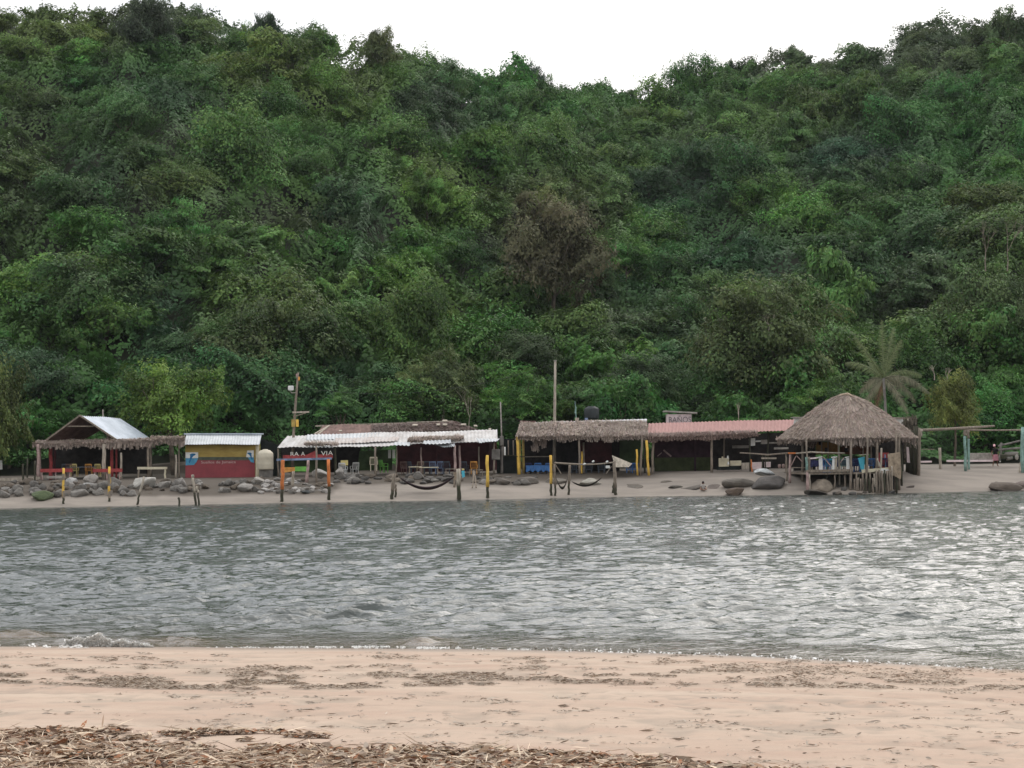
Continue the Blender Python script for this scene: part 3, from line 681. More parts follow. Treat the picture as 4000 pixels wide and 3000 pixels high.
STRAW = np.array((0.40, 0.325, 0.275))
def blades(C, D1, Nn, ln, wd, tint):
    """straw blades: centre, direction, facing"""
    S = np.cross(D1, Nn); S /= np.linalg.norm(S, axis=1, keepdims=True)+1e-9
    l = ln[:, None]/2; w_ = wd[:, None]/2
    V = np.stack([C-D1*l-S*w_*0.5, C-D1*l+S*w_*0.5, C+D1*l+S*w_+Nn*0.03, C+D1*l-S*w_+Nn*0.03], 1).reshape(-1, 3)
    return V, np.arange(len(V)).reshape(-1, 4), tint
def thatch(name, a, b, c, d, parent, n=2200, fringe=260, thick=0.2, col_=STRAW, ln=0.5, fr=0.3, seed=1, uneven=0.05):
    r = np.random.default_rng(seed); A, B, C, D_ = (np.array(Vector(v)) for v in (a, b, c, d))
    nn = np.cross(B-A, D_-A); nn /= np.linalg.norm(nn); nn = nn if nn[2] > 0 else -nn
    n = int(n*3.2); s, t = r.uniform(0, 1, n), r.uniform(0, 1, n)
    top = A+(B-A)*s[:, None]; bot = D_+(C-D_)*s[:, None]; Cc = top+(bot-top)*t[:, None]
    Lw = np.linalg.norm(B-A); bump = uneven*(vn(s*Lw*0.8, t*3, seed)*2-1)+0.03*r.normal(size=n)
    dr = (bot-top); dr /= np.linalg.norm(dr, axis=1, keepdims=True); dr = dr+r.normal(0, 0.13, (n, 3)); dr /= np.linalg.norm(dr, axis=1, keepdims=True)
    Ln = np.tile(nn, (n, 1))+r.normal(0, 0.35, (n, 3)); Ln /= np.linalg.norm(Ln, axis=1, keepdims=True)
    sh = (0.72+0.55*r.uniform(0, 1, n)*(0.5+vn(s*Lw*1.2, t*4, seed+3)))
    tint = col_[None]*sh[:, None]*r.uniform(0.93, 1.07, (n, 3))
    V, Fq, T = blades(Cc+nn*(bump+0.02)[:, None], dr, Ln, ln*r.uniform(.5, 1.3, n), r.uniform(0.02, 0.06, n), tint)
    # fringe
    s = r.uniform(0, 1, fringe); E = D_+(C-D_)*s[:, None]-nn*r.uniform(0, thick, fringe)[:, None]
    dn = np.tile(np.array([0, 0, -1.0]), (fringe, 1))+r.normal(0, 0.25, (fringe, 3)); dn /= np.linalg.norm(dn, axis=1, keepdims=True)
    fl = fr*r.uniform(0.3, 1.0, fringe)*(0.5+vn(s*Lw*0.9, s*0, seed+9)); f3 = np.tile(np.array([0, -1.0, 0.2]), (fringe, 1))+r.normal(0, .3, (fringe, 3))
    f3 /= np.linalg.norm(f3, axis=1, keepdims=True)
    tf = col_[None]*(0.45+0.6*r.uniform(0, 1, fringe))[:, None]*np.ones((fringe, 3))
    V2, F2, T2 = blades(E+dn*(fl/2)[:, None], dn, f3, fl, r.uniform(0.04, 0.14, fringe), tf)
    # body under the straw
    sl_ = np.array([A, B, C, D_, A-nn*thick, B-nn*thick, C-nn*thick, D_-nn*thick])
    F3 = np.array([(0, 1, 2, 3), (7, 6, 5, 4), (0, 4, 5, 1), (1, 5, 6, 2), (2, 6, 7, 3), (3, 7, 4, 0)])
    T3 = np.tile(col_*0.8, (6, 1))
    Va = np.vstack([V, V2, sl_]); Fa = np.vstack([Fq, F2+len(V), F3+len(V)+len(V2)]); Ta = np.vstack([T, T2, T3])
    Ta = np.concatenate([np.clip(Ta, 0, 1), np.ones((len(Ta), 1))], 1)
    return mesh_np(name, Va-np.array(org(parent)), Fa, M['straw'], parent, attr={'tint': ('FACE', Ta)})

def post(px0, py0, px1, py1, D, rpx, name, mat, parent, wob=0.03, toground=False, n=7):
    """a pole seen from (px0,py0) top to (px1,py1) foot, at depth D"""
    a, b = P(px0, py0, D), P(px1, py1, D); r_ = rpx/F*D
    if toground: b.z = gz(b)-0.12
    return MB().pole(b, a, r_*1.06, r_*0.94, wob, n).build(name, mat, parent, smooth=True)
def text(s, px0, px1, pyb, D, mat, parent, size=None, name='lettering', dy=-0.03, squash=1.0):
    cu = bpy.data.curves.new(name, 'FONT'); cu.body = s; cu.extrude = 0.008; cu.align_x = 'LEFT'; cu.materials.append(mat)
    o = bpy.data.objects.new(name, cu); col.objects.link(o); o.parent = parent
    a, b = P(px0, pyb, D+dy), P(px1, pyb, D+dy)
    bpy.context.view_layer.update(); wdt = max(o.dimensions.x, 1e-3); k = (b-a).length/wdt
    me = bpy.data.meshes.new_from_object(o); bpy.data.objects.remove(o)
    o = bpy.data.objects.new(name, me); col.objects.link(o); o.parent = parent
    o.location = a-org(parent); o.rotation_euler = (R(90), 0, 0); hh = size/F*D if size else k
    o.scale = (k, hh/0.72 if size else k, 1); return o

# ---- furniture, built once each and copied
def chair_meshes():
    s = MB().box((0, 0, 0.43), (0.46, 0.44, 0.05))
    b = MB().bar((-0.23, 0.20, 0.42), (-0.22, 0.30, 0.90), 0.05, 0.06).bar((0.23, 0.20, 0.42), (0.22, 0.30, 0.90), 0.05, 0.06)
    b.bar((-0.22, 0.30, 0.88), (0.22, 0.30, 0.88), 0.05, 0.09)
    for x in (-0.12, -0.04, 0.04, 0.12): b.bar((x, 0.21, 0.44), (x, 0.30, 0.86), 0.02, 0.055)
    b.bar((-0.25, -0.18, 0.64), (-0.25, 0.24, 0.66), 0.05, 0.03).bar((0.25, -0.18, 0.64), (0.25, 0.24, 0.66), 0.05, 0.03)
    b.bar((-0.25, -0.18, 0.43), (-0.25, -0.18, 0.64), 0.05, 0.04).bar((0.25, -0.18, 0.43), (0.25, -0.18, 0.64), 0.05, 0.04)
    l = MB().bar((0, 0, 0.42), (0, 0, 0), 0.05, 0.05)
    return [[v.copy() for v in q.V] for q in (s, b, l)], [q.F for q in (s, b, l)]
CH_V, CH_F = chair_meshes()
def me_of(name, V, Fq, mat):
    me = bpy.data.meshes.new(name); me.from_pydata(V, [], Fq); me.materials.append(mat); me.update(); return me
_cc = {}
def chair(px, pyb, D, yaw, mk, label, group=None, sc_=1.0):
    p = P(px, pyb, D)
    if mk not in _cc: _cc[mk] = [me_of(n_, CH_V[i], CH_F[i], M[mk]) for i, n_ in enumerate(('seat', 'backrest', 'leg'))]
    root = empty('chair', p, label, 'chair', group, yaw); root.scale = (sc_,)*3
    for n_, i, locs in (('seat', 0, [(0, 0, 0)]), ('backrest', 1, [(0, 0, 0)]), ('leg', 2, [(-.2, -.19, 0), (.2, -.19, 0), (-.2, .19, 0), (.2, .19, 0)])):
        for l_ in locs:
            o = bpy.data.objects.new(n_, _cc[mk][i]); col.objects.link(o); o.parent = root; o.location = l_
    return root
def table(px, pyb, D, w_, dpt, h, mk, label, group=None, lm='wood', yaw=0):
    p = P(px, pyb, D); root = empty('table', p, label, 'table', group)
    MB().box(p+Vector((0, 0, h)), (w_, dpt, 0.05), yaw).build('tabletop', M[mk], root)
    for sx in (-1, 1):
        for sy in (-1, 1):
            q = p+Matrix.Rotation(yaw, 3, 'Z') @ Vector((sx*(w_/2-.06), sy*(dpt/2-.06), 0))
            MB().bar(q, q+Vector((0, 0, h-.02)), 0.05, 0.05).build('leg', M[lm], root)
    return root
def table_cloth(px, pyb, D, w_, dpt, h, mk, label, group=None):
    p = P(px, pyb, D); root = empty('table', p, label, 'table', group)
    MB().box(p+Vector((0, 0, h)), (w_, dpt, 0.05)).build('tabletop', M['wood'], root)
    for sx in (-1, 1):
        for sy in (-1, 1):
            q = p+Vector((sx*(w_/2-.08), sy*(dpt/2-.08), 0)); MB().bar(q, q+Vector((0, 0, h-.02)), .05, .05).build('leg', M['wood'], root)
    V, Fq = [], []; n = 40
    for k in range(n):
        t_ = 2*math.pi*k/n; c_, s_ = math.cos(t_), math.sin(t_); m_ = max(abs(c_), abs(s_))
        x, y = c_/m_*(w_/2+.03), s_/m_*(dpt/2+.03); f_ = 1+0.05*math.sin(k*2.4)
        V += [p+Vector((x, y, h+.035)), p+Vector((x*f_, y*f_, h-.38-.06*math.sin(k*1.3)))]
    V.append(p+Vector((0, 0, h+.04)))
    for k in range(n): j = (k+1) % n; Fq += [(2*k, 2*j, 2*j+1, 2*k+1), (2*k, 2*j, 2*n, 2*n)]
    MB().add(V, Fq).build('cloth', M[mk], root); return root

# ---------------------------------------------------------------- A. gabled hut with tin roof at the left
D0 = 147
root = empty('gabled_hut', on_ground(330, D0), 'open hut with light blue corrugated gable roof and red posts at the far left', 'hut')
apexF, apexB = P(312, 1623, 147), P(470, 1634, 152)
eR_F, eR_B = P(452, 1716, 146.6), P(590, 1714, 151.6)
eL_F, eL_B = P(176, 1722, 147), P(330, 1716, 152)
corr('roof', apexF, apexB, eR_B, eR_F, M['tin'], root, amp=0.03)
corr('roof', apexB, apexF, eL_F, eL_B, M['rust'], root, amp=0.03)
m_ = MB(); m_.bar(eL_F, apexF, .09, .12); m_.bar(apexF, eR_F, .09, .12); m_.bar(P(262, 1665, 147.1), P(366, 1665, 147.1), .07, .09); m_.build('rafter', M['wood'], root)
MB().bar(P(150, 1728, 146.8), P(590, 1722, 146.8), .12, .14).build('beam', M['wood'], root)
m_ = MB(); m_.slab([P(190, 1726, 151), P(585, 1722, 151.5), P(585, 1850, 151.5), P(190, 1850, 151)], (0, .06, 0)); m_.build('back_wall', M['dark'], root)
thatch('thatch_awning', P(150, 1722, 147.2), P(590, 1714, 147.2), P(600, 1722, 145.8), P(125, 1734, 145.8), root, n=700, fringe=420, seed=4, fr=0.35)
for (a0, b0, c0, d0, dd, r_, mk) in ((148, 1735, 150, 1862, 145.8, 6.5, 'pinkpost'), (156, 1735, 158, 1862, 147, 4, 'pinkpost'), (198, 1740, 199, 1830, 147, 7, 'red'), (214, 1740, 214, 1830, 148, 5, 'maroon'),
        (406, 1735, 405, 1850, 145.8, 8, 'pwood'), (438, 1738, 437, 1845, 147, 6, 'red'), (454, 1745, 454, 1845, 148.5, 4, 'red'), (473, 1768, 474, 1850, 146, 4.5, 'pwood'), (578, 1725, 580, 1850, 146, 5, 'wood'), (590, 1725, 590, 1800, 149, 4, 'dwood')):
    post(a0, b0, c0, d0, dd, r_, 'post', M[mk], root, toground=True)
for i, (x0, x1, lab) in enumerate(((157, 280, 'long red bench left of the beige chairs at the gabled hut'), (362, 475, 'long red bench right of the beige chairs at the gabled hut'))):
    rb = empty('bench', on_ground((x0+x1)/2, 145), lab, 'bench'); z = 0
    MB().slab([P(x0, 1832, 145), P(x1, 1830, 145), P(x1, 1844, 145), P(x0, 1845, 145)], (0, .35, 0)).build('seat', M['red'], rb)
    for px in (x0+8, (x0+x1)/2, x1-8): post(px, 1843, px, 1868, 145.1, 3.2, 'leg', M['pinkpost'], rb, toground=True)
for i, (px, mk, lb) in enumerate(((291, 'ycream', 'pale yellow chair left of the middle post of the gabled hut'), (349, 'amber', 'orange yellow chair between the two red benches'), (390, 'ycream', 'pale yellow chair tucked behind the thick pale post'),
        (255, 'slate', 'dark grey chair behind the long left red bench'), (273, 'rust', 'brownish chair beside the dark grey chair'))):
    chair(px, 1862, 147.2, rd.uniform(2.6, 3.6), mk, lb)
table(320, 1864, 146, 2.0, 0.7, 0.72, 'slate', 'long dark table between the pale yellow chairs of the gabled hut')
post(424, 1680, 424, 1716, 149, 9, 'roof_post', M['wood'], root); post(402, 1600, 403, 1640, 152, 3.2, 'pipe', M['concrete'], root)
# thatched arbour running right of it
root = empty('arbour', on_ground(650, 147), 'low brush roofed arbour between the gabled hut and the painted shack', 'arbour')
thatch('brush_roof', P(590, 1706, 148), P(722, 1706, 148), P(722, 1716, 146.5), P(585, 1718, 146.5), root, n=300, fringe=150, seed=5, fr=0.5, thick=0.15)
for px, top_, r_, mk in ((687, 1776, 4.5, 'pwood'), (588, 1712, 3.5, 'wood'), (700, 1712, 3, 'wood')): post(px, top_, px, 1850, 146.8, r_, 'post', M[mk], root, toground=True)
rb = empty('bench', on_ground(593, 145.5), 'cream plank bench in front of the low arbour', 'bench')
MB().slab([P(536, 1824, 145.5), P(650, 1824, 145.5), P(650, 1833, 145.5), P(536, 1834, 145.5)], (0, .4, 0)).build('seat', M['cream'], rb)
for px in (542, 645): post(px, 1832, px, 1866, 145.6, 4, 'leg', M['cream'] if px > 600 else M['wood'], rb, toground=True)
# pale kerb and odds and ends at the far left
MB().slab([P(-60, 1872, 144), P(150, 1862, 144), P(150, 1874, 144), P(-60, 1886, 144)], (0, .5, 0)).build('kerb', M['pwood'])
tag(bpy.data.objects['kerb'], 'pale low kerb under the olive yellow tree', 'kerb')
MB().slab([P(182, 1860, 144.2), P(247, 1859, 144.2), P(250, 1869, 144.2), P(182, 1869, 144.2)], (0, .6, 0)).build('step', M['concrete'])
tag(bpy.data.objects['step'], 'pale concrete step in front of the long left red bench', 'step')
MB().slab([P(-30, 1798, 148), P(7, 1798, 148), P(8, 1834, 148), P(-30, 1834, 148)], (0, .1, 0)).build('board', M['mwhite'])
tag(bpy.data.objects['board'], 'pale greenish board cut off by the left edge of the photo', 'board')
for (x, y0_, y1_, r_) in ((90, 1812, 1880, 4), (107, 1790, 1888, 3.2), (136, 1800, 1876, 3.4)):
    o = post(x, y0_, x, y1_, 143.6, r_, 'stake', M['dwood'], None, toground=True)
    tag(o, {90: 'short dark stake beside the pale kerb', 107: 'tall dark stake beside the pale kerb', 136: 'dark stake just left of the pinkish hut post'}[x], 'stake')

# ---------------------------------------------------------------- B. painted shack
D0 = 147
root = empty('painted_shack', on_ground(860, D0), 'small shack painted ochre above and dark red below with a white tin roof', 'shack')
def rect(x0, y0, x1, y1, D, th=0.02, sx=0): return [P(x0, y0, D), P(x1, y0, D), P(x1, y1, D), P(x0, y1, D)], (0, th, 0)
MB().slab(*rect(724, 1733, 996, 1875, 147, 0.12)).build('front_wall', M['ochre'], root)
MB().slab(*rect(724, 1796, 996, 1870, 146.985, 0.01)).build('red_paint_band', M['shackred'], root)
MB().slab(*rect(773, 1785, 985, 1797.5, 146.97, 0.01)).build('stripe', M['dgreen'], root)
MB().slab([P(996, 1733, 147.003), P(1016, 1733, 149.6), P(1016, 1868, 149.6), P(996, 1875, 147.003)], (-.08, .02, 0)).build('side_wall', M['ochre'], root)
MB().slab(*rect(724, 1733, 1016, 1868, 150, 0.1)).build('back_wall', M['ochre'], root)
corr('roof', P(728, 1697, 148.6), P(1022, 1697, 148.6), P(1014, 1736, 146.4), P(718, 1736, 146.4), M['tin2'], root, period=0.2, amp=0.018, ragged=0.01)
corr('roof', P(1022, 1697, 148.6), P(728, 1697, 148.6), P(718, 1728, 150.6), P(1014, 1728, 150.6), M['tin2'], root, period=0.2, amp=0.018)
MB().bar(P(719, 1695, 148.6), P(1029, 1695, 148.6), .25, .10).build('ridge_cap', M['tin'], root)
MB().pole(P(1005, 1868, 146.9), P(1006, 1738, 146.9), .13, .13, 0).build('corner_post', M['cream'], root)
MB().slab(*rect(725, 1767, 774, 1789.5, 146.962, .008)).build('mural', M['mwhite'], root)
f = MB(); f.slab([P(961, 1786, 146.962), P(966, 1760, 146.962), P(991, 1759, 146.962), P(991, 1786, 146.962)], (0, .008, 0)); f.build('mural', M['mwhite'], root)
f = MB(); f.slab([P(725, 1789.5, 146.962), P(774, 1789.5, 146.962), P(768, 1804, 146.962), P(758, 1816, 146.962)], (0, .008, 0)).slab([P(725, 1789.6, 146.964), P(745, 1789.6, 146.964), P(758, 1816, 146.964), P(725, 1818, 146.964)], (0, .008, 0))
f.build('mural', M['seablue'], root); f = MB()
f.slab([P(968, 1786, 146.962), P(991, 1786, 146.962), P(993, 1808, 146.962), P(980, 1805, 146.962)], (0, .008, 0)); f.build('mural', M['seablue'], root)
def leapfish(x, y, s):
    pts = [(740, 1811), (736, 1806), (741, 1796), (743, 1783), (741, 1777), (750, 1773), (762, 1774), (765, 1778), (756, 1783), (750, 1790), (746, 1800), (742, 1810)]
    V = [P(x+(a-740)*s, y+(b_-1811)*abs(s), 146.95) for a, b_ in pts]; n_ = len(V); V += [v+Vector((0, .008, 0)) for v in V]
    return MB().add(V, [tuple(range(n_)), tuple(range(2*n_-1, n_-1, -1))]+[(i, i+n_, (i+1) % n_+n_, (i+1) % n_) for i in range(n_)])
leapfish(740, 1809, 1.0).build('leaping_fish', M['fishblue'], root); leapfish(984, 1796, -0.75).build('leaping_fish', M['fishblue'], root)
text('Sue\u00f1os de Jamaica', 785, 920, 1811, 146.975, M['letterpink'], root, size=11)
# water tank on its stand
root = empty('water_tank', P(1037, 1838, 145.6), 'round beige water tank on rubble beside the painted shack', 'water tank')
c = P(1037, 1834, 145.6); rr_ = 31.5/F*145.6
prof = [(0, 0), (rr_*.97, 0), (rr_, .08), (rr_, .35), (rr_*1.015, .40), (rr_, .45), (rr_, .80), (rr_*1.015, .85), (rr_, .9), (rr_, 1.13), (rr_*.9, 1.2), (rr_*.62, 1.36), (rr_*.32, 1.40), (rr_*.3, 1.44), (0, 1.45)]
def lathe(c, prof, n=24):
    V = []; Fq = []
    for r_, z in prof:
        for k in range(n): V.append(c+Vector((r_*math.cos(2*math.pi*k/n), r_*math.sin(2*math.pi*k/n), z)))
    for i in range(len(prof)-1):
        for k in range(n): Fq.append((i*n+k, i*n+(k+1) % n, (i+1)*n+(k+1) % n, (i+1)*n+k))
    return MB().add(V, Fq)
lathe(c, prof).build('tank', M['tank'], root, smooth=True)
MB().slab(*rect(1012, 1835, 1062, 1878, 145.3, .7)).build('base', M['dconc'], root)
root = empty('shed', on_ground(1060, 149), 'dark sagging net shelter between the shack and the long white roof', 'shelter')
MB().slab([P(1018, 1712, 149), P(1092, 1742, 149), P(1092, 1870, 149), P(1018, 1870, 149)], (0, .1, 0)).build('net', M['net'], root)

# ---------------------------------------------------------------- C. utility pole with yellow box
D0 = 146
root = empty('utility_pole', on_ground(1143, 149), 'crooked wooden utility pole with a yellow box and white floodlight', 'utility pole')
MB().tube([Vector((*on_ground(1141, 149).xy, 1.4)), P(1147, 1690, 149), P(1153, 1600, 149), P(1159, 1520, 149), P(1165, 1455, 149)], [.11, .10, .09, .08, .06]).build('pole', M['wood'], root, smooth=True)
MB().box(P(1146, 1653, 148.8), (.27, .2, .54)).build('box', M['ochre'], root, bevel=.02); MB().box(P(1161, 1653, 148.75), (.19, .22, .52)).build('box_door', M['yellow'], root, bevel=.02)
MB().bar(P(1142, 1611, 148.9), P(1208, 1609, 148.9), .08, .12).build('crossarm', M['pwood'], root); MB().bar(P(1145, 1628, 148.9), P(1195, 1613, 148.9), .06, .06).build('brace', M['wood'], root)
MB().box(P(1136, 1516, 148.9), (.42, .12, .34)).build('floodlight', M['mwhite'], root, bevel=.05); MB().bar(P(1136, 1527, 148.9), P(1137, 1534, 148.9), .04, .04).bar(P(1137, 1534, 148.9), P(1156, 1534, 148.9), .04, .05).build('bracket', M['concrete'], root)
MB().box(P(1168, 1479, 148.8), (.12, .1, .28)).build('lamp', M['amber'], root, bevel=.03); MB().box(P(1159, 1467, 148.85), (.12, .1, .26)).build('insulator', M['pinkpost'], root, bevel=.03)
def cable(a, b, sag, label, r_=0.012):
    pts = []
    for i in range(13): t = i/12; pts.append(a.lerp(b, t)-Vector((0, 0, sag*4*t*(1-t))))
    o = MB().tube(pts, r_, 5).build('cable', M['wire']); tag(o, label, 'cable')
cable(P(1160, 1512, 149), P(560, 1500, 160), .5, 'thin cable from the utility pole towards the lime green tree')
cable(P(1160, 1512, 149), P(2165, 1420, 151), 1.2, 'thin cable from the utility pole to the tall concrete pole')

# ---------------------------------------------------------------- D. long restaurant palapa with white tin roof
D0 = 147
root = empty('long_palapa', on_ground(1500, D0), 'long beach restaurant under a patched white corrugated roof with brown rear roof', 'restaurant hut')
corr('front_roof', P(1122, 1701, 149.5), P(1560, 1688, 149.5), P(1545, 1740, 146), P(1084, 1750, 146), M['oldtin2'], root, ragged=0.04, sag=.06, amp=.022)
corr('front_roof', P(1548, 1689, 149.52), P(1942, 1680, 149.52), P(1944, 1722, 146.2), P(1540, 1738, 146.02), M['oldtin2'], root, ragged=0.05, sag=.07, amp=.022)
corr('roof_patch', P(1200, 1699, 149.35), P(1480, 1692, 149.35), P(1478, 1712, 148), P(1196, 1719, 148), M['tin2'], root, ragged=0.15, sag=.05)
corr('roof_patch', P(1310, 1712, 147.9), P(1560, 1706, 147.9), P(1552, 1724, 146.7), P(1305, 1732, 146.7), M['oldtin'], root, ragged=0.2, sag=.06)
thatch('thatch_patch', P(1600, 1708, 147.3), P(1812, 1700, 147.3), P(1812, 1712, 146.5), P(1590, 1722, 146.5), root, n=340, fringe=60, seed=8, thick=.08, fr=.15)
thatch('thatch_patch', P(1188, 1730, 146.1), P(1320, 1730, 146.1), P(1322, 1737, 145.85), P(1186, 1735, 145.85), root, n=150, fringe=60, seed=9, thick=.06, fr=.12)
for (q) in ((1655, 1722, 1760, 1719, 1764, 1734, 1652, 1734), (1860, 1710, 1952, 1712, 1944, 1724, 1872, 1732), (1540, 1729, 1600, 1729, 1602, 1742, 1538, 1740), (1700, 1738, 1775, 1732, 1777, 1744, 1730, 1747), (1205, 1741, 1300, 1741, 1300, 1746, 1205, 1746)):
    corr('loose_sheet', P(q[0], q[1], 146.3), P(q[2], q[3], 146.3), P(q[4], q[5], 145.6), P(q[6], q[7], 145.6), M['tin2'], root, ragged=.1, sag=.06)
# rear roof, rusty brown
corr('rear_roof', P(1262, 1662, 153), P(1775, 1646, 153), P(1870, 1682, 150.2), P(1230, 1704, 150.2), M['rust'], root, sag=.09, amp=.02, ragged=.03)
MB().bar(P(1232, 1664, 152.9), P(1580, 1653, 152.9), .14, .12).bar(P(1590, 1650, 152.8), P(1770, 1645, 152.8), .5, .08).bar(P(1228, 1696, 150.4), P(1290, 1662, 152.9), .12, .1).bar(P(1242, 1698, 150.4), P(1284, 1664, 152.6), .12, .08).build('roof_pole', M['pwood'], root)
thatch('rear_thatch', P(1450, 1660, 152.4), P(1780, 1650, 152.4), P(1868, 1678, 150.3), P(1450, 1692, 150.3), root, n=1200, fringe=60, seed=10, thick=.06, col_=np.array((.19, .135, .115)), uneven=.05)
for (x, y_, w__) in ((1621, 1661, 20), (1712, 1659, 14), (1738, 1659, 18), (1738, 1644, 20), (1810, 1659, 20), (1858, 1664, 12), (1503, 1681, 12), (1913, 1677, 10), (1330, 1684, 13), (1640, 1681, 8)):
    MB().box(P(x, y_, 151.2 if y_ > 1650 else 152.8), (w__/F*151, .3, .10), rd.uniform(-.4, .4), .3).build('roof_weight', M['pwood'], root, bevel=.02)
MB().slab([P(1548, 1735, 150), P(1920, 1725, 150), P(1920, 1840, 150), P(1548, 1845, 150)], (0, .1, 0)).build('back_wall', M['maroon'], root)
MB().slab([P(1915, 1722, 150), P(1940, 1722, 146.6), P(1940, 1835, 146.6), P(1915, 1840, 150)], (-.08, 0, 0)).build('side_wall', M['maroon'], root)
MB().slab([P(1404, 1762, 152), P(1532, 1757, 152), P(1532, 1835, 152), P(1395, 1838, 152)], (0, .1, 0)).build('back_wall', M['gcloth'], root)
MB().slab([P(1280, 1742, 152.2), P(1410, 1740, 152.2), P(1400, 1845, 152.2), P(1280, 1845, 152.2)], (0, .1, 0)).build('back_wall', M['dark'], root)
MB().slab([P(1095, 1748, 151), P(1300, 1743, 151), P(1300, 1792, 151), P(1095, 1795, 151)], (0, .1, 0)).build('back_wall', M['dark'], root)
MB().slab([P(1105, 1796, 151.2), P(1280, 1793, 151.2), P(1280, 1845, 151.2), P(1105, 1845, 151.2)], (0, .1, 0)).build('back_wall', M['gcloth'], root)
for (x0, y0_, x1, y1_, dd, r_, mk) in ((1776, 1740, 1779, 1830, 145.9, 5.5, 'pinkpost'), (1795, 1740, 1797, 1830, 147, 4.5, 'pinkpost'), (1645, 1748, 1645, 1840, 147, 3, 'pinkpost'), (1549, 1745, 1548, 1835, 146.5, 3, 'wood'),
        (1466, 1745, 1467, 1900, 145.6, 4.2, 'wood'), (1235, 1742, 1238, 1932, 140.8, 4, 'wood'), (1204, 1795, 1198, 1915, 141.8, 6, 'pinkpost'), (1087, 1752, 1086, 1870, 146.2, 3.5, 'wood'), (1308, 1745, 1312, 1880, 146.2, 5, 'dwood'), (1871, 1745, 1871, 1830, 147, 3, 'wood'), (1930, 1728, 1930, 1840, 146.5, 4, 'wood'), (1705, 1748, 1705, 1840, 148, 3, 'maroon')):
    post(x0, y0_, x1, y1_, dd, r_, 'post', M[mk], root, toground=True)
# sign board under the left end
root = empty('sign_board', P(1195, 1795, 145.8), 'dark red sign board with white capitals under the white roof', 'sign')
MB().slab([P(1105, 1778, 145.8), P(1300, 1774, 145.8), P(1300, 1789, 145.8), P(1105, 1791, 145.8)], (0, .05, 0)).build('board', M['red'], root)
MB().slab([P(1200, 1776, 145.82), P(1236, 1758, 145.82), P(1240, 1758, 145.82), P(1240, 1778, 145.82)], (0, .05, 0)).build('board', M['red'], root)
text('RA', 1133, 1165, 1781, 145.78, M['wdwhite'], root, size=16); text('A', 1176, 1191, 1780, 145.78, M['wdwhite'], root, size=16)
text('VI', 1254, 1278, 1779, 145.78, M['wdwhite'], root, size=18); text('A', 1282, 1300, 1777, 145.78, M['wdwhite'], root, size=17)
# colourful frame with painted planks
root = empty('painted_trellis', on_ground(1190, 137), 'open timber frame with orange posts and a blue top rail at the sand', 'frame')
MB().bar(P(1080, 1796, 139.3), P(1296, 1791, 139.6), .2, .14).build('top_rail', M['lblue'], root)
def two_tone(x0, y0_, x1, y1_, ym, px_r, D, root, up_mk, lo_mk, xm=None, foot=None):
    xm = x0+(x1-x0)*(ym-y0_)/(y1_-y0_) if xm is None else xm
    post(x0, y0_, xm, ym, D, px_r, 'post', M[up_mk], root)
    post(xm, ym, x1, y1_, D, px_r*0.92, 'post_foot', M[lo_mk], root, toground=True)
dl, dr = gd(1101, 1960), gd(1286, 1960)
two_tone(1105, 1797, 1100, 1962, 1912, 7, dl, root, 'orange', 'dwood', 1103); two_tone(1283, 1793, 1286, 1960, 1900, 6.5, dr, root, 'orange', 'dwood', 1286)
MB().slab([P(1096, 1826, 139), P(1152, 1825, 139), P(1152, 1840, 139), P(1096, 1848, 139)], (0, .07, 0)).build('plank', M['amber'], root)
MB().slab([P(1152, 1823, 139), P(1196, 1822, 139), P(1196, 1841, 139), P(1152, 1841, 139)], (0, .07, 0)).build('plank', M['green'], root)
post(1146, 1840, 1141, 1915, 140, 6, 'post', M['pwood'], root, toground=True)
# things under the roof
chair(1341, 1858, 146.4, 2.9, 'white', 'white plastic chair with a yellow seat cover under the long roof'); chair(1385, 1856, 147.5, 3.6, 'white', 'plain white plastic chair right of the chair with the yellow cover')
MB().box(P(1345, 1808, 146.3), (.50, .25, .36), .2).build('seat_cover', M['ycream']); tag(bpy.data.objects['seat_cover'], 'yellow cover hung over a white plastic chair', 'cover')
chair(1460, 1840, 146.6, 3.2, 'cream', 'cream plastic chair hanging high on the thin post', sc_=1.1); chair(1500, 1846, 147.5, 2.2, 'green', 'green plastic chair beside the hanging cream chair')
MB().slab(*rect(1516, 1757, 1527, 1790, 148.2, .05)).build('notice_board', M['mwhite']); tag(bpy.data.objects['notice_board'], 'larger white notice board beside the maroon wall', 'board')
MB().slab(*rect(1533, 1757, 1543, 1790, 147.8, .05)).build('notice_board', M['mwhite']); tag(bpy.data.objects['notice_board.001'], 'narrow white notice board next to the maroon wall', 'board')
for (px, mk, yw, lb) in ((1583, 'rust', 2.8, 'brown chair at the left of the maroon restaurant'), (1640, 'tan', 3.4, 'tan chair behind the rounded cream table'), (1668, 'slate', 0.2, 'slate grey chair left of the pair of light chairs'), (1694, 'lblue', 2.9, 'faded blue chair in front of the maroon wall'), (1716, 'lblue', 3.5, 'second faded blue chair, turned towards the pink posts'), (1745, 'slate', 3.1, 'slate grey chair between blue chairs and pink posts'), (1815, 'slate', 2.9, 'slate grey chair right of the pink posts'), (1852, 'amber', 3.1, 'orange plastic chair by the right end of the maroon wall'), (1606, 'slate', 2.5, 'slate grey chair beside the brown chair')):
    chair(px, 1852, 147.6 if mk != 'amber' else 147, yw, mk, lb)
table(1676, 1862, 145.2, 1.35, .8, .66, 'cream', 'long cream topped table under the maroon restaurant roof'); table(1622, 1862, 146, .9, .8, .70, 'cream', 'small rounded cream table left of the long cream table')
table(1775, 1866, 145.4, 1.3, .6, .62, 'wood', 'brown wooden table between the hammock posts'); table(1860, 1866, 145, 1.0, .6, .55, 'wood', 'brown wooden table below the orange chair')
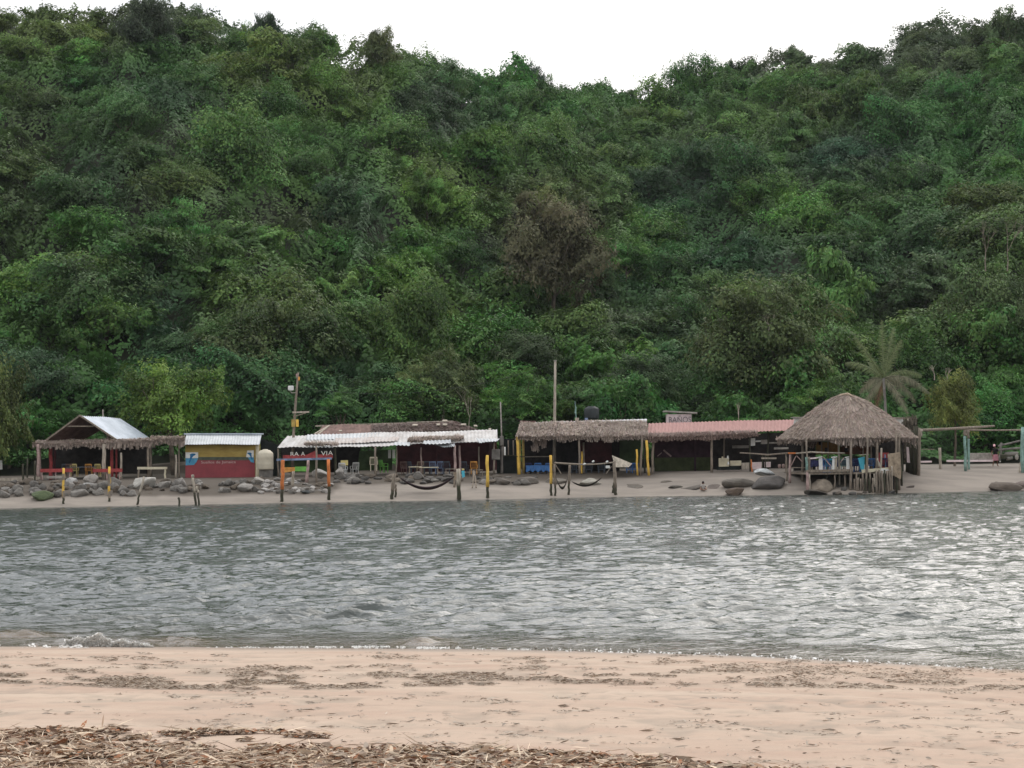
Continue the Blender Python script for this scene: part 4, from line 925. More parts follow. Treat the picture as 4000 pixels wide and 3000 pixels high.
# stakes and hammock in front
root = empty('hammock_post', on_ground(1537, 137.2), 'pair of stubby forked posts holding the left end of the long hammock', 'post')
for (x0, y0_, x1, y1_, r_) in ((1541, 1850, 1530, 1950, 7), (1546, 1890, 1545, 1948, 4.5)): two_tone(x0, y0_, x1, y1_, 1918, r_, gd(x1, y1_), root, 'wood', 'dwood')
root = empty('hammock_post', on_ground(1792, 137.2), 'thick pale post with a mossy green foot holding the long hammock', 'post')
two_tone(1790, 1832, 1793, 1958, 1897, 9, gd(1793, 1955), root, 'pwood', 'dwood'); post(1776, 1850, 1774, 1918, 140, 5, 'prop', M['wood'], root, toground=True)
MB().slab([P(1771, 1845, 137.5), P(1784, 1845, 137.5), P(1787, 1880, 137.5), P(1778, 1876, 137.5)], (0, .03, 0)).build('rag', M['tan']); tag(bpy.data.objects['rag'], 'tan rag hanging from the thick pale hammock post', 'rag')
f = MB(); f.slab([P(1802, 1840, 137.3), P(1814, 1838, 137.3), P(1816, 1862, 137.3), P(1806, 1867, 137.3)], (0, .05, 0)); f.build('cyan_cloth', M['cyan']); tag(bpy.data.objects['cyan_cloth'], 'bright cyan cloth hanging beside the thick pale post', 'cloth')
MB().box(P(1809, 1834, 137.35), (.16, .08, .1)).build('jar', M['ycream'], None, bevel=.02); tag(bpy.data.objects['jar'], 'small pale yellow jar above the cyan cloth', 'jar')
def hammock(a, m_, b, wd, mk, label, narrow=0.02):
    a, m_, b = P(*a), P(*m_), P(*b); V = []; n = 24
    for i in range(n+1):
        t = i/n; c_ = 2*m_-(a+b)/2; p = a*(1-t)**2+c_*2*t*(1-t)+b*t*t; w_ = narrow+wd*math.sin(math.pi*t)**0.7
        V += [p+Vector((0, -w_, w_*.55)), p+Vector((0, 0, 0)), p+Vector((0, w_, w_*.8))]
    Fq = [];
    for i in range(n):
        for k in range(2): q = 3*i+k; Fq.append((q, q+1, q+4, q+3))
    V2 = [v+Vector((0, 0, .05)) for v in V]; o_ = len(V); F2 = [tuple(j+o_ for j in f) for f in Fq]
    o = MB().add(V+V2, Fq+F2).build('hammock', M[mk], smooth=True); tag(o, label, 'hammock'); return o
hammock((1560, 1866, 138), (1672, 1914, 138), (1782, 1856, 138), .20, 'hamm', 'long dark hammock slung between the pale posts on the sand')
o = two = None
root = empty('yellow_stake', on_ground(1905, 137.3), 'thick bright yellow stake with a dark foot left of the thatched palapa', 'stake'); two_tone(1904, 1778, 1905, 1948, 1902, 6.5, gd(1905, 1947), root, 'yellow', 'dwood')
f = MB(); [f.pole(P(a, 1840, 140.5), P(b_, 1905, 139.3), .06, .05, .03) for a, b_ in ((1850, 1845), (1852, 1860))]; f.build('driftwood_prop', M['wood']); tag(bpy.data.objects['driftwood_prop'], 'two crossed driftwood props on the sand below the orange chair', 'driftwood')
# left hand stakes in the water's edge
for (x0, y0_, x1, y1_, ym, r_, u_, l_, lb) in ((248, 1828, 248, 1970, 1945, 5, 'yellow', 'dwood', 'yellow banded stake in front of the left red bench'), (427, 1823, 427, 1964, 1935, 5, 'yellow', 'dwood', 'yellow banded stake in front of the right red bench'),
        (562, 1862, 534, 1974, 1935, 4.5, 'pwood', 'dwood', 'pale leaning driftwood stake with a dark foot'), (699, 1946, 701, 1980, 1947, 4.5, 'dwood', 'dwood', 'short dark stump at the waterline before the shack'),
        (753, 1862, 765, 1974, 1925, 5, 'pwood', 'dwood', 'pale knobbed stake with dark foot before the shack'), (770, 1900, 780, 1975, 1925, 4.5, 'pwood', 'dwood', 'shorter stake leaning on the pale knobbed stake')):
    root = empty('stake', on_ground(x1, gd(x1, y1_)), lb, 'stake'); two_tone(x0, y0_, x1, y1_, ym, r_, gd(x1, y1_), root, u_, l_)
    if 'banded' in lb:
        dd = gd(x1, y1_)
        for (q0, q1, mk) in ((1850, 1898, 'wood'), (1918, 1946, 'wood')): MB().pole(P(x0, q1, dd), P(x0, q0, dd), 5.6/F*dd, 5.6/F*dd).build('bare_wood_band', M[mk], root)
    if 'knobbed' in lb: MB().box(P(753, 1860, gd(x1, y1_)), (.18, .18, .2), .4).build('knob', M['pwood'], root, bevel=.05)

# thin metal mast with electric meter
root = empty('metal_mast', on_ground(1958, 147), 'thin galvanised pipe on a grey concrete pillar with electric meters', 'mast')
MB().pole(P(1960, 1705, 147), P(1955, 1570, 147), .055, .05).build('pipe', M['concrete'], root, smooth=True)
MB().box(P(1960, 1722, 147), (.28, .22, .68)).build('pillar', M['dconc'], root, bevel=.03); post(1960, 1738, 1960, 1850, 147.1, 6, 'post', M['dconc'], root, toground=True)
MB().box(P(1937, 1775, 146.5), (.6, .25, .75)).build('meter_cabinet', M['dconc'], root, bevel=.03); MB().box(P(1972, 1762, 146.6), (.12, .1, .6)).build('conduit', M['mwhite'], root, bevel=.02)
# dark shade-net fence
root = empty('net_fence', on_ground(1985, 148), 'black shade net fence between two restaurants', 'fence')
MB().slab([P(1940, 1781, 148), P(2024, 1779, 148), P(2024, 1870, 148), P(1940, 1870, 148)], (0, .05, 0)).build('net', M['net'], root); MB().bar(P(1940, 1780, 147.9), P(2030, 1779, 147.9), .08, .08).build('rail', M['dwood'], root)
for px in (1965, 1985, 2005): post(px, 1720, px, 1850, 148.3, 2.6, 'post', M['wood'], root, toground=True)
MB().slab([P(1950, 1715, 150), P(2020, 1712, 150), P(2020, 1781, 150), P(1950, 1781, 150)], (0, .05, 0)).build('net', M['net'], root)
# ---------------------------------------------------------------- E. thatched palapa with yellow posts
root = empty('thatched_palapa', on_ground(2280, 147), 'thatched roof palapa with yellow posts and dark interior in the middle of the beach', 'restaurant hut')
thatch('thatch_roof', P(2034, 1652, 150), P(2526, 1644, 150), P(2532, 1702, 146.4), P(2014, 1704, 146.4), root, n=3600, fringe=420, seed=21, fr=.26)
corr('ridge_sheet', P(2090, 1650, 150.6), P(2527, 1636, 150.6), P(2527, 1647, 149.7), P(2090, 1658, 149.7), M['tin2'], root, amp=.015, sag=.02)
MB().bar(P(2030, 1648, 150.3), P(2092, 1648, 150.3), .3, .14).build('ridge_board', M['rust'], root)
thatch('rear_slope', P(2526, 1646, 150.2), P(2034, 1653, 150.2), P(2020, 1690, 154), P(2530, 1690, 154), root, n=400, fringe=10, seed=22)
MB().bar(P(2018, 1706, 146.6), P(2534, 1703, 146.6), .12, .13).build('beam', M['wood'], root)
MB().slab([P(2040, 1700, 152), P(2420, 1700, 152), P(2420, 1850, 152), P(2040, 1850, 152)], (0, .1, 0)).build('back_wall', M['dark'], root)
MB().slab([P(2260, 1705, 151.9), P(2390, 1705, 151.9), P(2390, 1806, 151.9), P(2260, 1806, 151.9)], (0, .06, 0)).build('wall_panel', M['maroon'], root)
MB().slab([P(2402, 1712, 153), P(2500, 1712, 153), P(2500, 1810, 153), P(2402, 1810, 153)], (0, .06, 0)).build('green_net', M['gcloth'], root)
for (x0, y0_, x1, y1_, dd, r_, mk) in ((2020, 1706, 2028, 1862, 146.5, 6, 'yellow'), (2031, 1710, 2033, 1862, 147.2, 3.4, 'ochre'), (2044, 1708, 2046, 1862, 147.6, 5, 'ochre'), (2262, 1700, 2265, 1806, 146.6, 4.2, 'wood'), (2273, 1764, 2272, 1850, 147.5, 4, 'yellow'), (2280, 1728, 2280, 1850, 148, 4, 'wood'), (2487, 1755, 2491, 1857, 146.5, 4.2, 'yellow'), (2525, 1720, 2536, 1868, 146.2, 5.2, 'yellow'), (2508, 1706, 2502, 1866, 146.4, 5, 'wood'), (2515, 1706, 2520, 1850, 148, 4, 'dwood')):
    post(x0, y0_, x1, y1_, dd, r_, 'post', M[mk], root, toground=True)
MB().bar(P(2020, 1783, 146.4), P(2050, 1783, 147.2), .06, .06).build('tie', M['dwood'], root)
for (px, y_, hgt_) in ((2092, 1712, 45), (2124, 1708, 28), (2108, 1708, 20)):   # frond bundles hanging under the eave
    r2 = np.random.default_rng(px); n = 60; C_ = np.array([P(px+r2.normal(0, 5), y_+r2.uniform(0, hgt_), 147.2) for _ in range(n)])
    V, Fq, T = blades(C_, np.tile((0.05, 0, -1.0), (n, 1))+r2.normal(0, .15, (n, 3)), np.tile((0, -1.0, 0), (n, 1)), r2.uniform(.3, .6, n), r2.uniform(.05, .12, n), STRAW[None]*r2.uniform(.5, 1, (n, 1)))
    mesh_np('hanging_straw', V-np.array(org(root)), Fq, M['straw'], root, attr={'tint': ('FACE', np.concatenate([T, np.ones((n, 1))], 1))})
MB().bar(P(2050, 1784, 148.5), P(2160, 1783, 148.5), .05, .07).build('rail', M['wood'], root)
for (x, lb) in ((2080, 'blue cloth table nearest the yellow corner posts'), (2122, 'blue cloth table behind the yellow front stake')): table_cloth(x, 1862, 147.6, .85, .8, .78, 'blue', lb)
for (px, yw, mk, lb) in ((2102, 3.1, 'blue', 'blue plastic chair between the two blue cloth tables'), (2150, 2.7, 'blue', 'blue plastic chair at the end of the blue cloth tables'), (2062, 3.3, 'dblue', 'dark blue chair behind the thick yellow corner posts'), (2460, 3.0, 'blue', 'blue plastic chair below the tip of the cream tarpaulin'), (2477, 3.4, 'blue', 'blue plastic chair beside the short yellow post'),
        (2245, 2.8, 'slate', 'slate chair left of the low yellow post in the dark palapa'), (2300, 3.2, 'slate', 'slate chair right of the low yellow post in the dark palapa'), (2350, 3.0, 'slate', 'slate chair behind the driftwood rail')):
    chair(px, 1858, 148.2, yw, mk, lb)
# cream tarpaulin tent
root = empty('tarpaulin', P(2425, 1825, 145.5), 'cream tarpaulin wedge propped beside the driftwood rail', 'tarpaulin')
a, b_, c_, d_ = P(2390, 1778, 145.5), P(2470, 1811, 145.5), P(2456, 1825, 145), P(2404, 1825, 145)
MB().add([a, b_, c_, d_, P(2400, 1800, 146.6), P(2440, 1824, 147)], [(0, 1, 2, 3), (0, 4, 5, 1), (1, 5, 2), (0, 3, 5, 4), (3, 2, 5)]).build('sheet', M['pwood'], root)
# driftwood rail in front
root = empty('driftwood_rail', on_ground(2280, 138), 'crooked driftwood rail on forked posts in front of the thatched palapa', 'rail')
MB().tube([P(2165, 1808, 138.2), P(2220, 1812, 138.2), P(2280, 1815, 138.2), P(2340, 1813, 138.2), P(2400, 1806, 138.2)], [.06, .07, .06, .05, .05]).build('rail', M['wood'], root)
two_tone(2400, 1800, 2405, 1938, 1905, 6.5, gd(2404, 1937), root, 'wood', 'dwood'); two_tone(2398, 1885, 2393, 1932, 1905, 4.5, gd(2393, 1931), root, 'dwood', 'dwood'); two_tone(2226, 1812, 2221, 1936, 1890, 5, gd(2221, 1936), root, 'wood', 'dwood')
MB().bar(P(2170, 1815, 138), P(2192, 1850, 138), .05, .06).build('brace', M['wood'], root); MB().bar(P(2388, 1822, 138), P(2368, 1850, 138), .05, .06).build('brace', M['wood'], root)
for (x, y_) in ((2284, 1813), (2318, 1803), (2372, 1804)):
    o = MB().tube([P(x-5, y_+2, 138.15), P(x, y_-1, 138.15), P(x+4, y_-2, 138.15)], [.05, .07, .04], 6).build('shell', M['mwhite']); tag(o, {2284: 'pale shell on the left half of the driftwood rail', 2318: 'white shell standing up above the driftwood rail', 2372: 'pale shell at the right end of the driftwood rail'}[x], 'shell')
o = MB().box(P(2374, 1824, 137.9), (.28, .06, .18)).build('hanging_sign', M['mwhite'], None, bevel=.01); tag(o, 'small blank white plate hanging under the driftwood rail', 'sign')
root = empty('yellow_stake', on_ground(2154, 137.3), 'bright yellow stake with a dark foot in front of the blue cloth tables', 'stake')
two_tone(2151, 1778, 2153, 1941, 1890, 5.6, gd(2153, 1940), root, 'yellow', 'dwood'); two_tone(2165, 1812, 2170, 1940, 1900, 4.6, gd(2169, 1939), root, 'wood', 'dwood')
hammock((2170, 1862, 138), (2196, 1912, 138), (2218, 1866, 138), .16, 'hammg', 'short deep hammock between the yellow stake and the forked post')
hammock((2232, 1882, 138), (2292, 1901, 138), (2350, 1868, 138), .10, 'hammg', 'shallow rope hammock under the driftwood rail')
# tall concrete pole, black tank, mast
root = empty('concrete_pole', on_ground(2165, 151), 'tall pale bare concrete pole behind the thatched palapa', 'pole')
b0 = on_ground(2165, 151); MB().pole(Vector((b0.x, b0.y, b0.z-.2)), P(2169, 1407, 151), .13, .09).build('pole', M['pwood'], root, smooth=True)
MB().box(P(2169, 1409, 151), (.22, .22, .10)).build('cap', M['concrete'], root)
root = empty('black_tank', P(2311, 1640, 155), 'dark rounded water tank behind the thatched roof', 'water tank')
lathe(P(2311, 1637, 155), [(0, 0), (.56, 0), (.58, .1), (.58, .72), (.5, .84), (.3, .93), (.28, .98), (0, .99)]).build('tank', M['btank'], root, smooth=True)
p_ = P(2311, 1637, 155); MB().box(Vector((p_.x, p_.y, (p_.z+gz(p_))/2-.05)), (1.3, 1.3, p_.z-gz(p_)-.02)).build('tower', M['dconc'], root)
root = empty('antenna', P(2247, 1640, 152), 'thin mast with a small box on the thatched ridge', 'antenna')
MB().pole(P(2252, 1650, 151.5), P(2246, 1567, 151.5), .035, .03).build('mast', M['teal'], root); MB().box(P(2254, 1640, 150.2), (.28, .2, .3)).build('box', M['pwood'], root, bevel=.02); MB().pole(P(2248, 1615, 151.5), P(2250, 1588, 151.5), .07, .05).build('bulge', M['teal'], root)
o = MB().box(P(2290, 1637, 150.2), (.22, .2, .16)).build('jerrycan', M['lblue'], None, bevel=.03); tag(o, 'small blue canister on the ridge of the thatched palapa', 'canister')

# ---------------------------------------------------------------- F. pink roofed hall, toilet hut
root = empty('pink_roofed_hall', on_ground(2800, 147), 'long open hall under a faded pink corrugated roof with a purple and green back wall', 'restaurant hut')
corr('roof', P(2533, 1655, 151), P(3102, 1637, 151), P(3096, 1684, 147), P(2527, 1698, 147), M['pink'], root, ragged=.02, sag=.04, amp=.03)
thatch('eave_thatch', P(2530, 1692, 147.4), P(2960, 1682, 147.4), P(2960, 1694, 146.5), P(2528, 1708, 146.5), root, n=500, fringe=520, seed=31, thick=.1, fr=.28, col_=np.array((.27, .19, .16)))
MB().slab([P(2556, 1708, 150.5), P(2775, 1702, 150.5), P(2775, 1786, 150.5), P(2556, 1788, 150.5)], (0, .1, 0)).build('upper_wall', M['purple'], root)
MB().slab([P(2556, 1788, 150.49), P(2777, 1786, 150.49), P(2777, 1860, 150.49), P(2556, 1862, 150.49)], (0, .1, 0)).build('lower_wall', M['gwall'], root)
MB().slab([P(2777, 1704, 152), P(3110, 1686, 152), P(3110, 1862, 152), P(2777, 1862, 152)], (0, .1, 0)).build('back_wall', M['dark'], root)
MB().bar(P(2530, 1712, 146.7), P(2970, 1696, 146.7), .1, .1).build('beam', M['wood'], root)
for (x0, y0_, x1, dd, r_, mk) in ((2551, 1706, 2547, 146.8, 5, 'wood'), (2779, 1700, 2780, 146.8, 5, 'wood'), (2715, 1702, 2716, 150.2, 4, 'purple'), (2930, 1690, 2931, 147, 3, 'dwood'), (3000, 1686, 3000, 148, 3.5, 'dwood'), (2828, 1700, 2830, 150, 3, 'wood')):
    post(x0, y0_, x1, 1868, dd, r_, 'post', M[mk], root, toground=True)
f = MB(); f.bar(P(2568, 1782, 150.4), P(2585, 1768, 150.4), .03, .06); f.bar(P(2592, 1758, 150.4), P(2622, 1783, 150.4), .03, .12); f.build('wall_mark', M['pinkpost'], root)
# toilet hut on the slope
root = empty('toilet_hut', P(2654, 1655, 156), 'small pale pink toilet hut with grey painted letters above the pink roof', 'hut')
zb = gz(P(2654, 1650, 156))
q = [P(2607, 1618, 156), P(2701, 1617, 156), P(2701, 1655, 156), P(2607, 1656, 156)]; q[2].z = zb-.1; q[3].z = zb-.1
MB().slab(q, (0, 1.6, 0)).build('wall', M['pinkwall'], root)
MB().slab([P(2596, 1603, 155.8), P(2724, 1610, 155.8), P(2724, 1616, 155.8), P(2596, 1609, 155.8)], (0, 2.2, 0)).build('roof_slab', M['concrete'], root)
for px in (2612, 2650, 2673, 2695): post(px, 1605+(px-2596)*.05, px, 1622, 156.3, 2.4, 'upright', M['wood'], root)
text('BA\u00d1OS', 2611, 2698, 1650, 155.97, M['greytext'], root, size=22)
# clutter under the right part of the pink roof
def crate(x0, y0_, x1, y1_, D, mk, name, label, cat, dp=.35, bev=.02):
    o = MB().slab([P(x0, y0_, D), P(x1, y0_-1, D), P(x1, y1_-1, D), P(x0, y1_, D)], (0, dp, 0)).build(name, M[mk], None, bevel=bev); return tag(o, label, cat)
crate(2808, 1790, 2848, 1824, 147.5, 'cream', 'fish_box', 'cream fish box at the left of the cluttered counter', 'box'); crate(2852, 1800, 2896, 1820, 147.6, 'cream', 'counter_panel', 'low cream panel right of the cream fish box', 'panel')
crate(2898, 1808, 2930, 1834, 147.2, 'pwood', 'counter_panel', 'pale panel left of the thin orange post', 'panel'); crate(2936, 1806, 2976, 1834, 147, 'pinkwall', 'counter_panel', 'wide pale pink panel right of the thin orange post', 'panel')
crate(2988, 1805, 3011, 1826, 147, 'pinkwall', 'cooler', 'small pale square cooler above the big grey boulder', 'cooler'); crate(2928, 1712, 2950, 1742, 147.6, 'mwhite', 'hanging_bag', 'pale bag hanging in the middle of the cluttered hall', 'bag')
crate(2952, 1721, 2972, 1727, 147.8, 'mwhite', 'shelf_tray', 'small white tray right of the hanging pale bag', 'tray'); crate(2974, 1718, 3000, 1735, 148, 'concrete', 'sack', 'grey sack right of the small white tray', 'sack')
crate(2862, 1740, 2925, 1751, 148, 'dconc', 'bench', 'grey bench top under the hanging pale bag', 'bench'); crate(2800, 1822, 2890, 1836, 147.5, 'net', 'dark_tub', 'long black tub under the cream fish box', 'tub')
crate(3005, 1727, 3090, 1733, 148, 'concrete', 'shelf', 'long grey shelf under the left eave of the round pavilion', 'shelf'); crate(3025, 1748, 3080, 1756, 147.6, 'concrete', 'shelf', 'lower grey shelf under the left eave of the round pavilion', 'shelf')
for i, (px, y_, mk, lb) in enumerate(((2843, 1785, 'mwhite', 'white jug on the cream fish box'), (2845, 1808, 'white', 'white cup in front of the cream fish box'), (2822, 1788, 'cream', 'cream bowl on the cream fish box'))):
    o = MB().pole(P(px, y_+6, 147.3), P(px, y_-5, 147.3), .08, .05).build('jug', M[mk]); tag(o, lb, 'vessel')
post(2934, 1795, 2938, 1850, 146.6, 2.6, 'thin_post', M['orange'], None, toground=True); tag(bpy.data.objects['thin_post'], 'thin orange post between the pale counter panels', 'post')
root = empty('railing', on_ground(3000, 146), 'weathered pole railing running to the round pavilion', 'railing')
MB().tube([P(2890, 1769, 146.4), P(2945, 1772, 146.2), P(3000, 1777, 146), P(3080, 1770, 145.6)], [.05, .05, .06, .06]).build('rail', M['wood'], root)
MB().bar(P(2974, 1790, 146.2), P(3033, 1790, 146), .12, .12).build('plank', M['pwood'], root)
for px in (2979, 2990, 3070): post(px, 1772, px, 1862, 146.3, 2.6, 'post', M['dwood'] if px < 3000 else M['wood'], root, toground=True)
for (px, py, mk, lb) in ((3045, 1828, 'pinkpost', 'left pale pot in the shade beside the round pavilion'), (3060, 1827, 'pinkpost', 'right pale pot in the shade beside the round pavilion'), (3079, 1870, 'cyan', 'small turquoise bucket at the foot of the pavilion railing'), (3116, 1865, 'lblue', 'blue bag standing under the pavilion railing')):
    o = lathe(P(px, py, 146.5), [(0, 0), (.09, 0), (.12, .12), (.10, .22), (.06, .27), (0, .27)], 10).build('pot' if mk == 'pinkpost' else 'bucket', M[mk], None, smooth=True); tag(o, lb, 'pot' if mk == 'pinkpost' else 'bucket')

# ---------------------------------------------------------------- G. round thatched pavilion over the water's edge
DG = 142.5
cg = P(3307, 1705, DG); zg = lambda py: P(3307, py, DG).z
root = empty('round_pavilion', Vector((cg.x, cg.y, gz(cg))), 'round pavilion with a big conical thatched roof on stilts at the water', 'pavilion')
prof = [(0, zg(1543)), (26, zg(1546)), (52, zg(1555)), (85, zg(1571)), (150, zg(1612)), (202, zg(1652)), (240, zg(1682)), (270, zg(1708))]
prof = [(a/F*DG*.975, b_-.06) for a, b_ in prof]
r2 = np.random.default_rng(77); n = 30000
pr = np.array(prof); tt = np.sqrt(r2.uniform(0, 1, n)); rad = tt*pr[-1, 0]; th = r2.uniform(0, 2*np.pi, n)
zz = np.interp(rad, pr[:, 0], pr[:, 1]); zs = np.gradient(zz, 1) if False else (np.interp(rad+.1, pr[:, 0], pr[:, 1])-np.interp(rad-.1, pr[:, 0], pr[:, 1]))/.2
YS = 0.9
rd_ = np.stack([np.cos(th), YS*np.sin(th), zs], 1); rd_ /= np.linalg.norm(rd_, axis=1, keepdims=True)
nn = np.stack([-zs*np.cos(th), -zs*np.sin(th), np.ones(n)], 1); nn /= np.linalg.norm(nn, axis=1, keepdims=True)
lum = vn(th*6, rad*1.6, 91)
C_ = np.stack([cg.x+rad*np.cos(th), cg.y+YS*rad*np.sin(th), zz+.04+.08*(lum-.5)+.025*r2.normal(size=n)], 1)
dj = rd_+r2.normal(0, .13, (n, 3)); nj = nn+r2.normal(0, .35, (n, 3))
nj /= np.linalg.norm(nj, axis=1, keepdims=True); dj /= np.linalg.norm(dj, axis=1, keepdims=True)
T = STRAW[None]*(0.72+.5*r2.uniform(0, 1, n)*(0.5+lum))[:, None]*r2.uniform(.94, 1.06, (n, 3))
V, Fq, T = blades(C_, dj, nj, r2.uniform(.25, .6, n), r2.uniform(.02, .06, n), T)
n2 = 1700; th = r2.uniform(0, 2*np.pi, n2); R_ = pr[-1, 0]*(.985+.02*r2.normal(size=n2))*np.where(r2.uniform(size=n2) < .3, .93, 1)
fl = .55*r2.uniform(.3, 1, n2)*(.4+vn(th*4, th*0, 95)); sagz = .10*np.sin(th*5)+.06*np.sin(th*11+1)
C2 = np.stack([cg.x+R_*np.cos(th), cg.y+YS*R_*np.sin(th), pr[-1, 1]+sagz-fl/2+.08], 1)
dn = np.stack([.2*np.cos(th), .2*np.sin(th), -np.ones(n2)], 1)+r2.normal(0, .2, (n2, 3)); fn = np.stack([np.cos(th), np.sin(th), 0*th], 1)+r2.normal(0, .3, (n2, 3))
V2, F2, T2 = blades(C2, dn, fn/np.linalg.norm(fn, axis=1, keepdims=True), fl, r2.uniform(.05, .15, n2), STRAW[None]*(.45+.7*r2.uniform(0, 1, n2))[:, None])
V3 = []; F3 = []; k_ = 40
for a, b_ in prof+[(prof[-1][0]*.97, prof[-1][1]-.22), (0.01, prof[0][1]-.35)]:
    for k in range(k_): V3.append((cg.x+a*math.cos(2*math.pi*k/k_), cg.y+YS*a*math.sin(2*math.pi*k/k_), b_))
for i in range(len(prof)+1):
    for k in range(k_): F3.append((i*k_+k, i*k_+(k+1) % k_, (i+1)*k_+(k+1) % k_, (i+1)*k_+k))
Va = np.vstack([V, V2, np.array(V3)]); Fa = np.vstack([Fq, F2+len(V), np.array(F3)+len(V)+len(V2)]); Ta = np.vstack([T, T2, np.tile(STRAW*.8, (len(F3), 1))])
mesh_np('thatch_roof', Va-np.array(org(root)), Fa, M['straw'], root, attr={'tint': ('FACE', np.concatenate([Ta, np.ones((len(Ta), 1))], 1))})
MB().tube([P(3280, 1545, DG-.2), P(3310, 1541, DG-.2), P(3338, 1552, DG-.4)], [.10, .14, .08], 6).build('ridge_bundle', M['tan'], root)
# deck
zd = zg(1842)
fr_ = DG-4.1; bk = DG+3.6; xl, xr = P(3150, 1842, fr_).x, P(3475, 1842, fr_).x
def V3_(x, y, z): return Vector((x, y, z))
MB().slab([V3_(xl, fr_, zd), V3_(xr, fr_, zd), V3_(xr+1, bk, zd), V3_(xl-.6, bk, zd)], (0, 0, -.12)).build('deck', M['wood'], root)
MB().bar(P(3150, 1840, fr_-.05), P(3330, 1837, fr_-.05), .1, .16).build('deck_edge', M['wood'], root); MB().bar(P(3366, 1841, fr_-.1), P(3470, 1832, fr_-.1), .12, .22).build('deck_edge', M['cream'], root)
MB().bar(P(3440, 1838, fr_-.22), P(3470, 1842, fr_-.22), .1, .3).build('deck_edge', M['mwhite'], root)
# posts (x top, y top, x foot, y foot, depth)
for (x0, y0_, x1, dd, r_, mk) in ((3088, 1770, 3084, 141.0, 5, 'pinkpost'), (3072, 1785, 3074, 141.5, 3.2, 'wood'), (3135, 1715, 3136, 141.2, 5, 'wood'), (3150, 1705, 3160, 138.6, 3.6, 'wood'), (3325, 1722, 3322, 138.2, 5.2, 'wood'), (3276, 1705, 3280, 139.6, 3.6, 'pwood'), (3388, 1690, 3384, 138.2, 4.6, 'wood'), (3372, 1705, 3374, 139.6, 3, 'wood'), (3403, 1712, 3404, 140, 3, 'wood'), (3425, 1700, 3424, 138.6, 6, 'wood'), (3443, 1750, 3440, 138.3, 4, 'pwood'), (3500, 1682, 3496, 138.6, 4.4, 'wood'), (3512, 1690, 3512, 139.2, 6, 'wood'), (3234, 1710, 3234, 142, 3, 'wood'), (3210, 1715, 3212, 145.5, 3, 'wood'), (3520, 1700, 3522, 140.5, 5, 'dwood')):
    post(x0, y0_, x1, 1900, dd, r_, 'post', M[mk], root, toground=True)
def stilt_row(name, xs_, ytop, mk, r_, dd, py_foot=1925):
    for x in xs_: post(x+rd.uniform(-3, 3), ytop+rd.uniform(-4, 4), x+rd.uniform(-2, 2), py_foot, dd+rd.uniform(-.3, .3), r_*rd.uniform(.8, 1.2), name, M[mk[rd.randrange(len(mk))]], root, toground=True)
stilt_row('stilt', (3162, 3228, 3260, 3300, 3322), 1842, ('wood', 'dwood', 'purple'), 3.8, 138.6); stilt_row('stilt', (3345, 3358, 3372, 3386, 3400, 3466, 3484, 3503), 1846, ('dwood', 'wood'), 3.6, 138.3)
stilt_row('palisade_pole', (3418, 3424, 3434, 3443, 3449, 3455, 3462, 3470, 3478, 3486), 1838, ('wood', 'dwood', 'wood'), 3.8, 137.9)
stilt_row('palisade_pole', (3338, 3350, 3364, 3380, 3394, 3408), 1868, ('dwood', 'wood', 'dwood'), 4.4, 138.0)
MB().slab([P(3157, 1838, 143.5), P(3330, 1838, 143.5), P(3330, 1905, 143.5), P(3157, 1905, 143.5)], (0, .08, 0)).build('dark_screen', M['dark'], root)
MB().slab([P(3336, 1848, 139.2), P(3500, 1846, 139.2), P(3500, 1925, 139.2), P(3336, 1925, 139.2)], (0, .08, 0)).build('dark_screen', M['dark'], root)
for px, h0 in ((3150, 1788), (3157, 1765)): pass
post(3150, 1786, 3153, 1840, 138.4, 5, 'baluster', M['teal'], root); post(3160, 1785, 3163, 1842, 138.6, 4.2, 'baluster', M['wood'], root); post(3153, 1842, 3154, 1885, 138.4, 6, 'post_base', M['pinkpost'], root, toground=True); post(3162, 1850, 3164, 1895, 138.4, 3.6, 'post_base', M['pwood'], root, toground=True)
for (x0, x1, w__) in ((3205, 3207, 7), (3256, 3254, 4.4), (3266, 3264, 4.2), (3311, 3313, 6)):
    MB().slab([P(x0-w__-3, 1786, 138.5), P(x0+w__, 1783, 138.5), P(x0+w__, 1790, 138.5), P(x1+w__, 1839, 138.5), P(x1-w__, 1840, 138.5), P(x0-w__, 1793, 138.5)][:4]+[], (0, .08, 0)) if False else None
    f = MB(); f.bar(P(x1, 1841, 138.5), P(x0, 1788, 138.5), .06, w__*2/F*138.5); f.build('baluster', M['white' if w__ != 4.2 else 'pwood'], root)
    MB().bar(P(x0-w__-5, 1787, 138.42), P(x0+w__, 1784, 138.42), .07, .06).build('baluster_head', M['white'], root)
MB().bar(P(3165, 1791, 138.5), P(3196, 1788, 138.5), .06, .10).build('rail_piece', M['pinkwall'], root)
MB().bar(P(3080, 1770, 141), P(3110, 1770, 140.6), .1, .10).build('rail_end', M['orange'], root); MB().tube([P(3110, 1771, 140.6), P(3170, 1766, 139.2), P(3215, 1768, 138.8), P(3300, 1770, 138.8)], [.055, .06, .05, .05]).build('handrail', M['pwood'], root)
MB().bar(P(3109, 1782, 140.8), P(3088, 1823, 141), .05, .05).bar(P(3112, 1780, 140.7), P(3134, 1804, 140.5), .05, .05).build('brace', M['pinkpost'], root)
MB().bar(P(3086, 1826, 141), P(3145, 1827, 140.4), .05, .05).build('lower_rail', M['wood'], root); MB().bar(P(3217, 1786, 138.4), P(3246, 1821, 138.4), .04, .06).build('brace', M['pinkpost'], root); MB().bar(P(3296, 1788, 138.4), P(3283, 1808, 138.4), .04, .05).build('brace', M['pinkpost'], root)
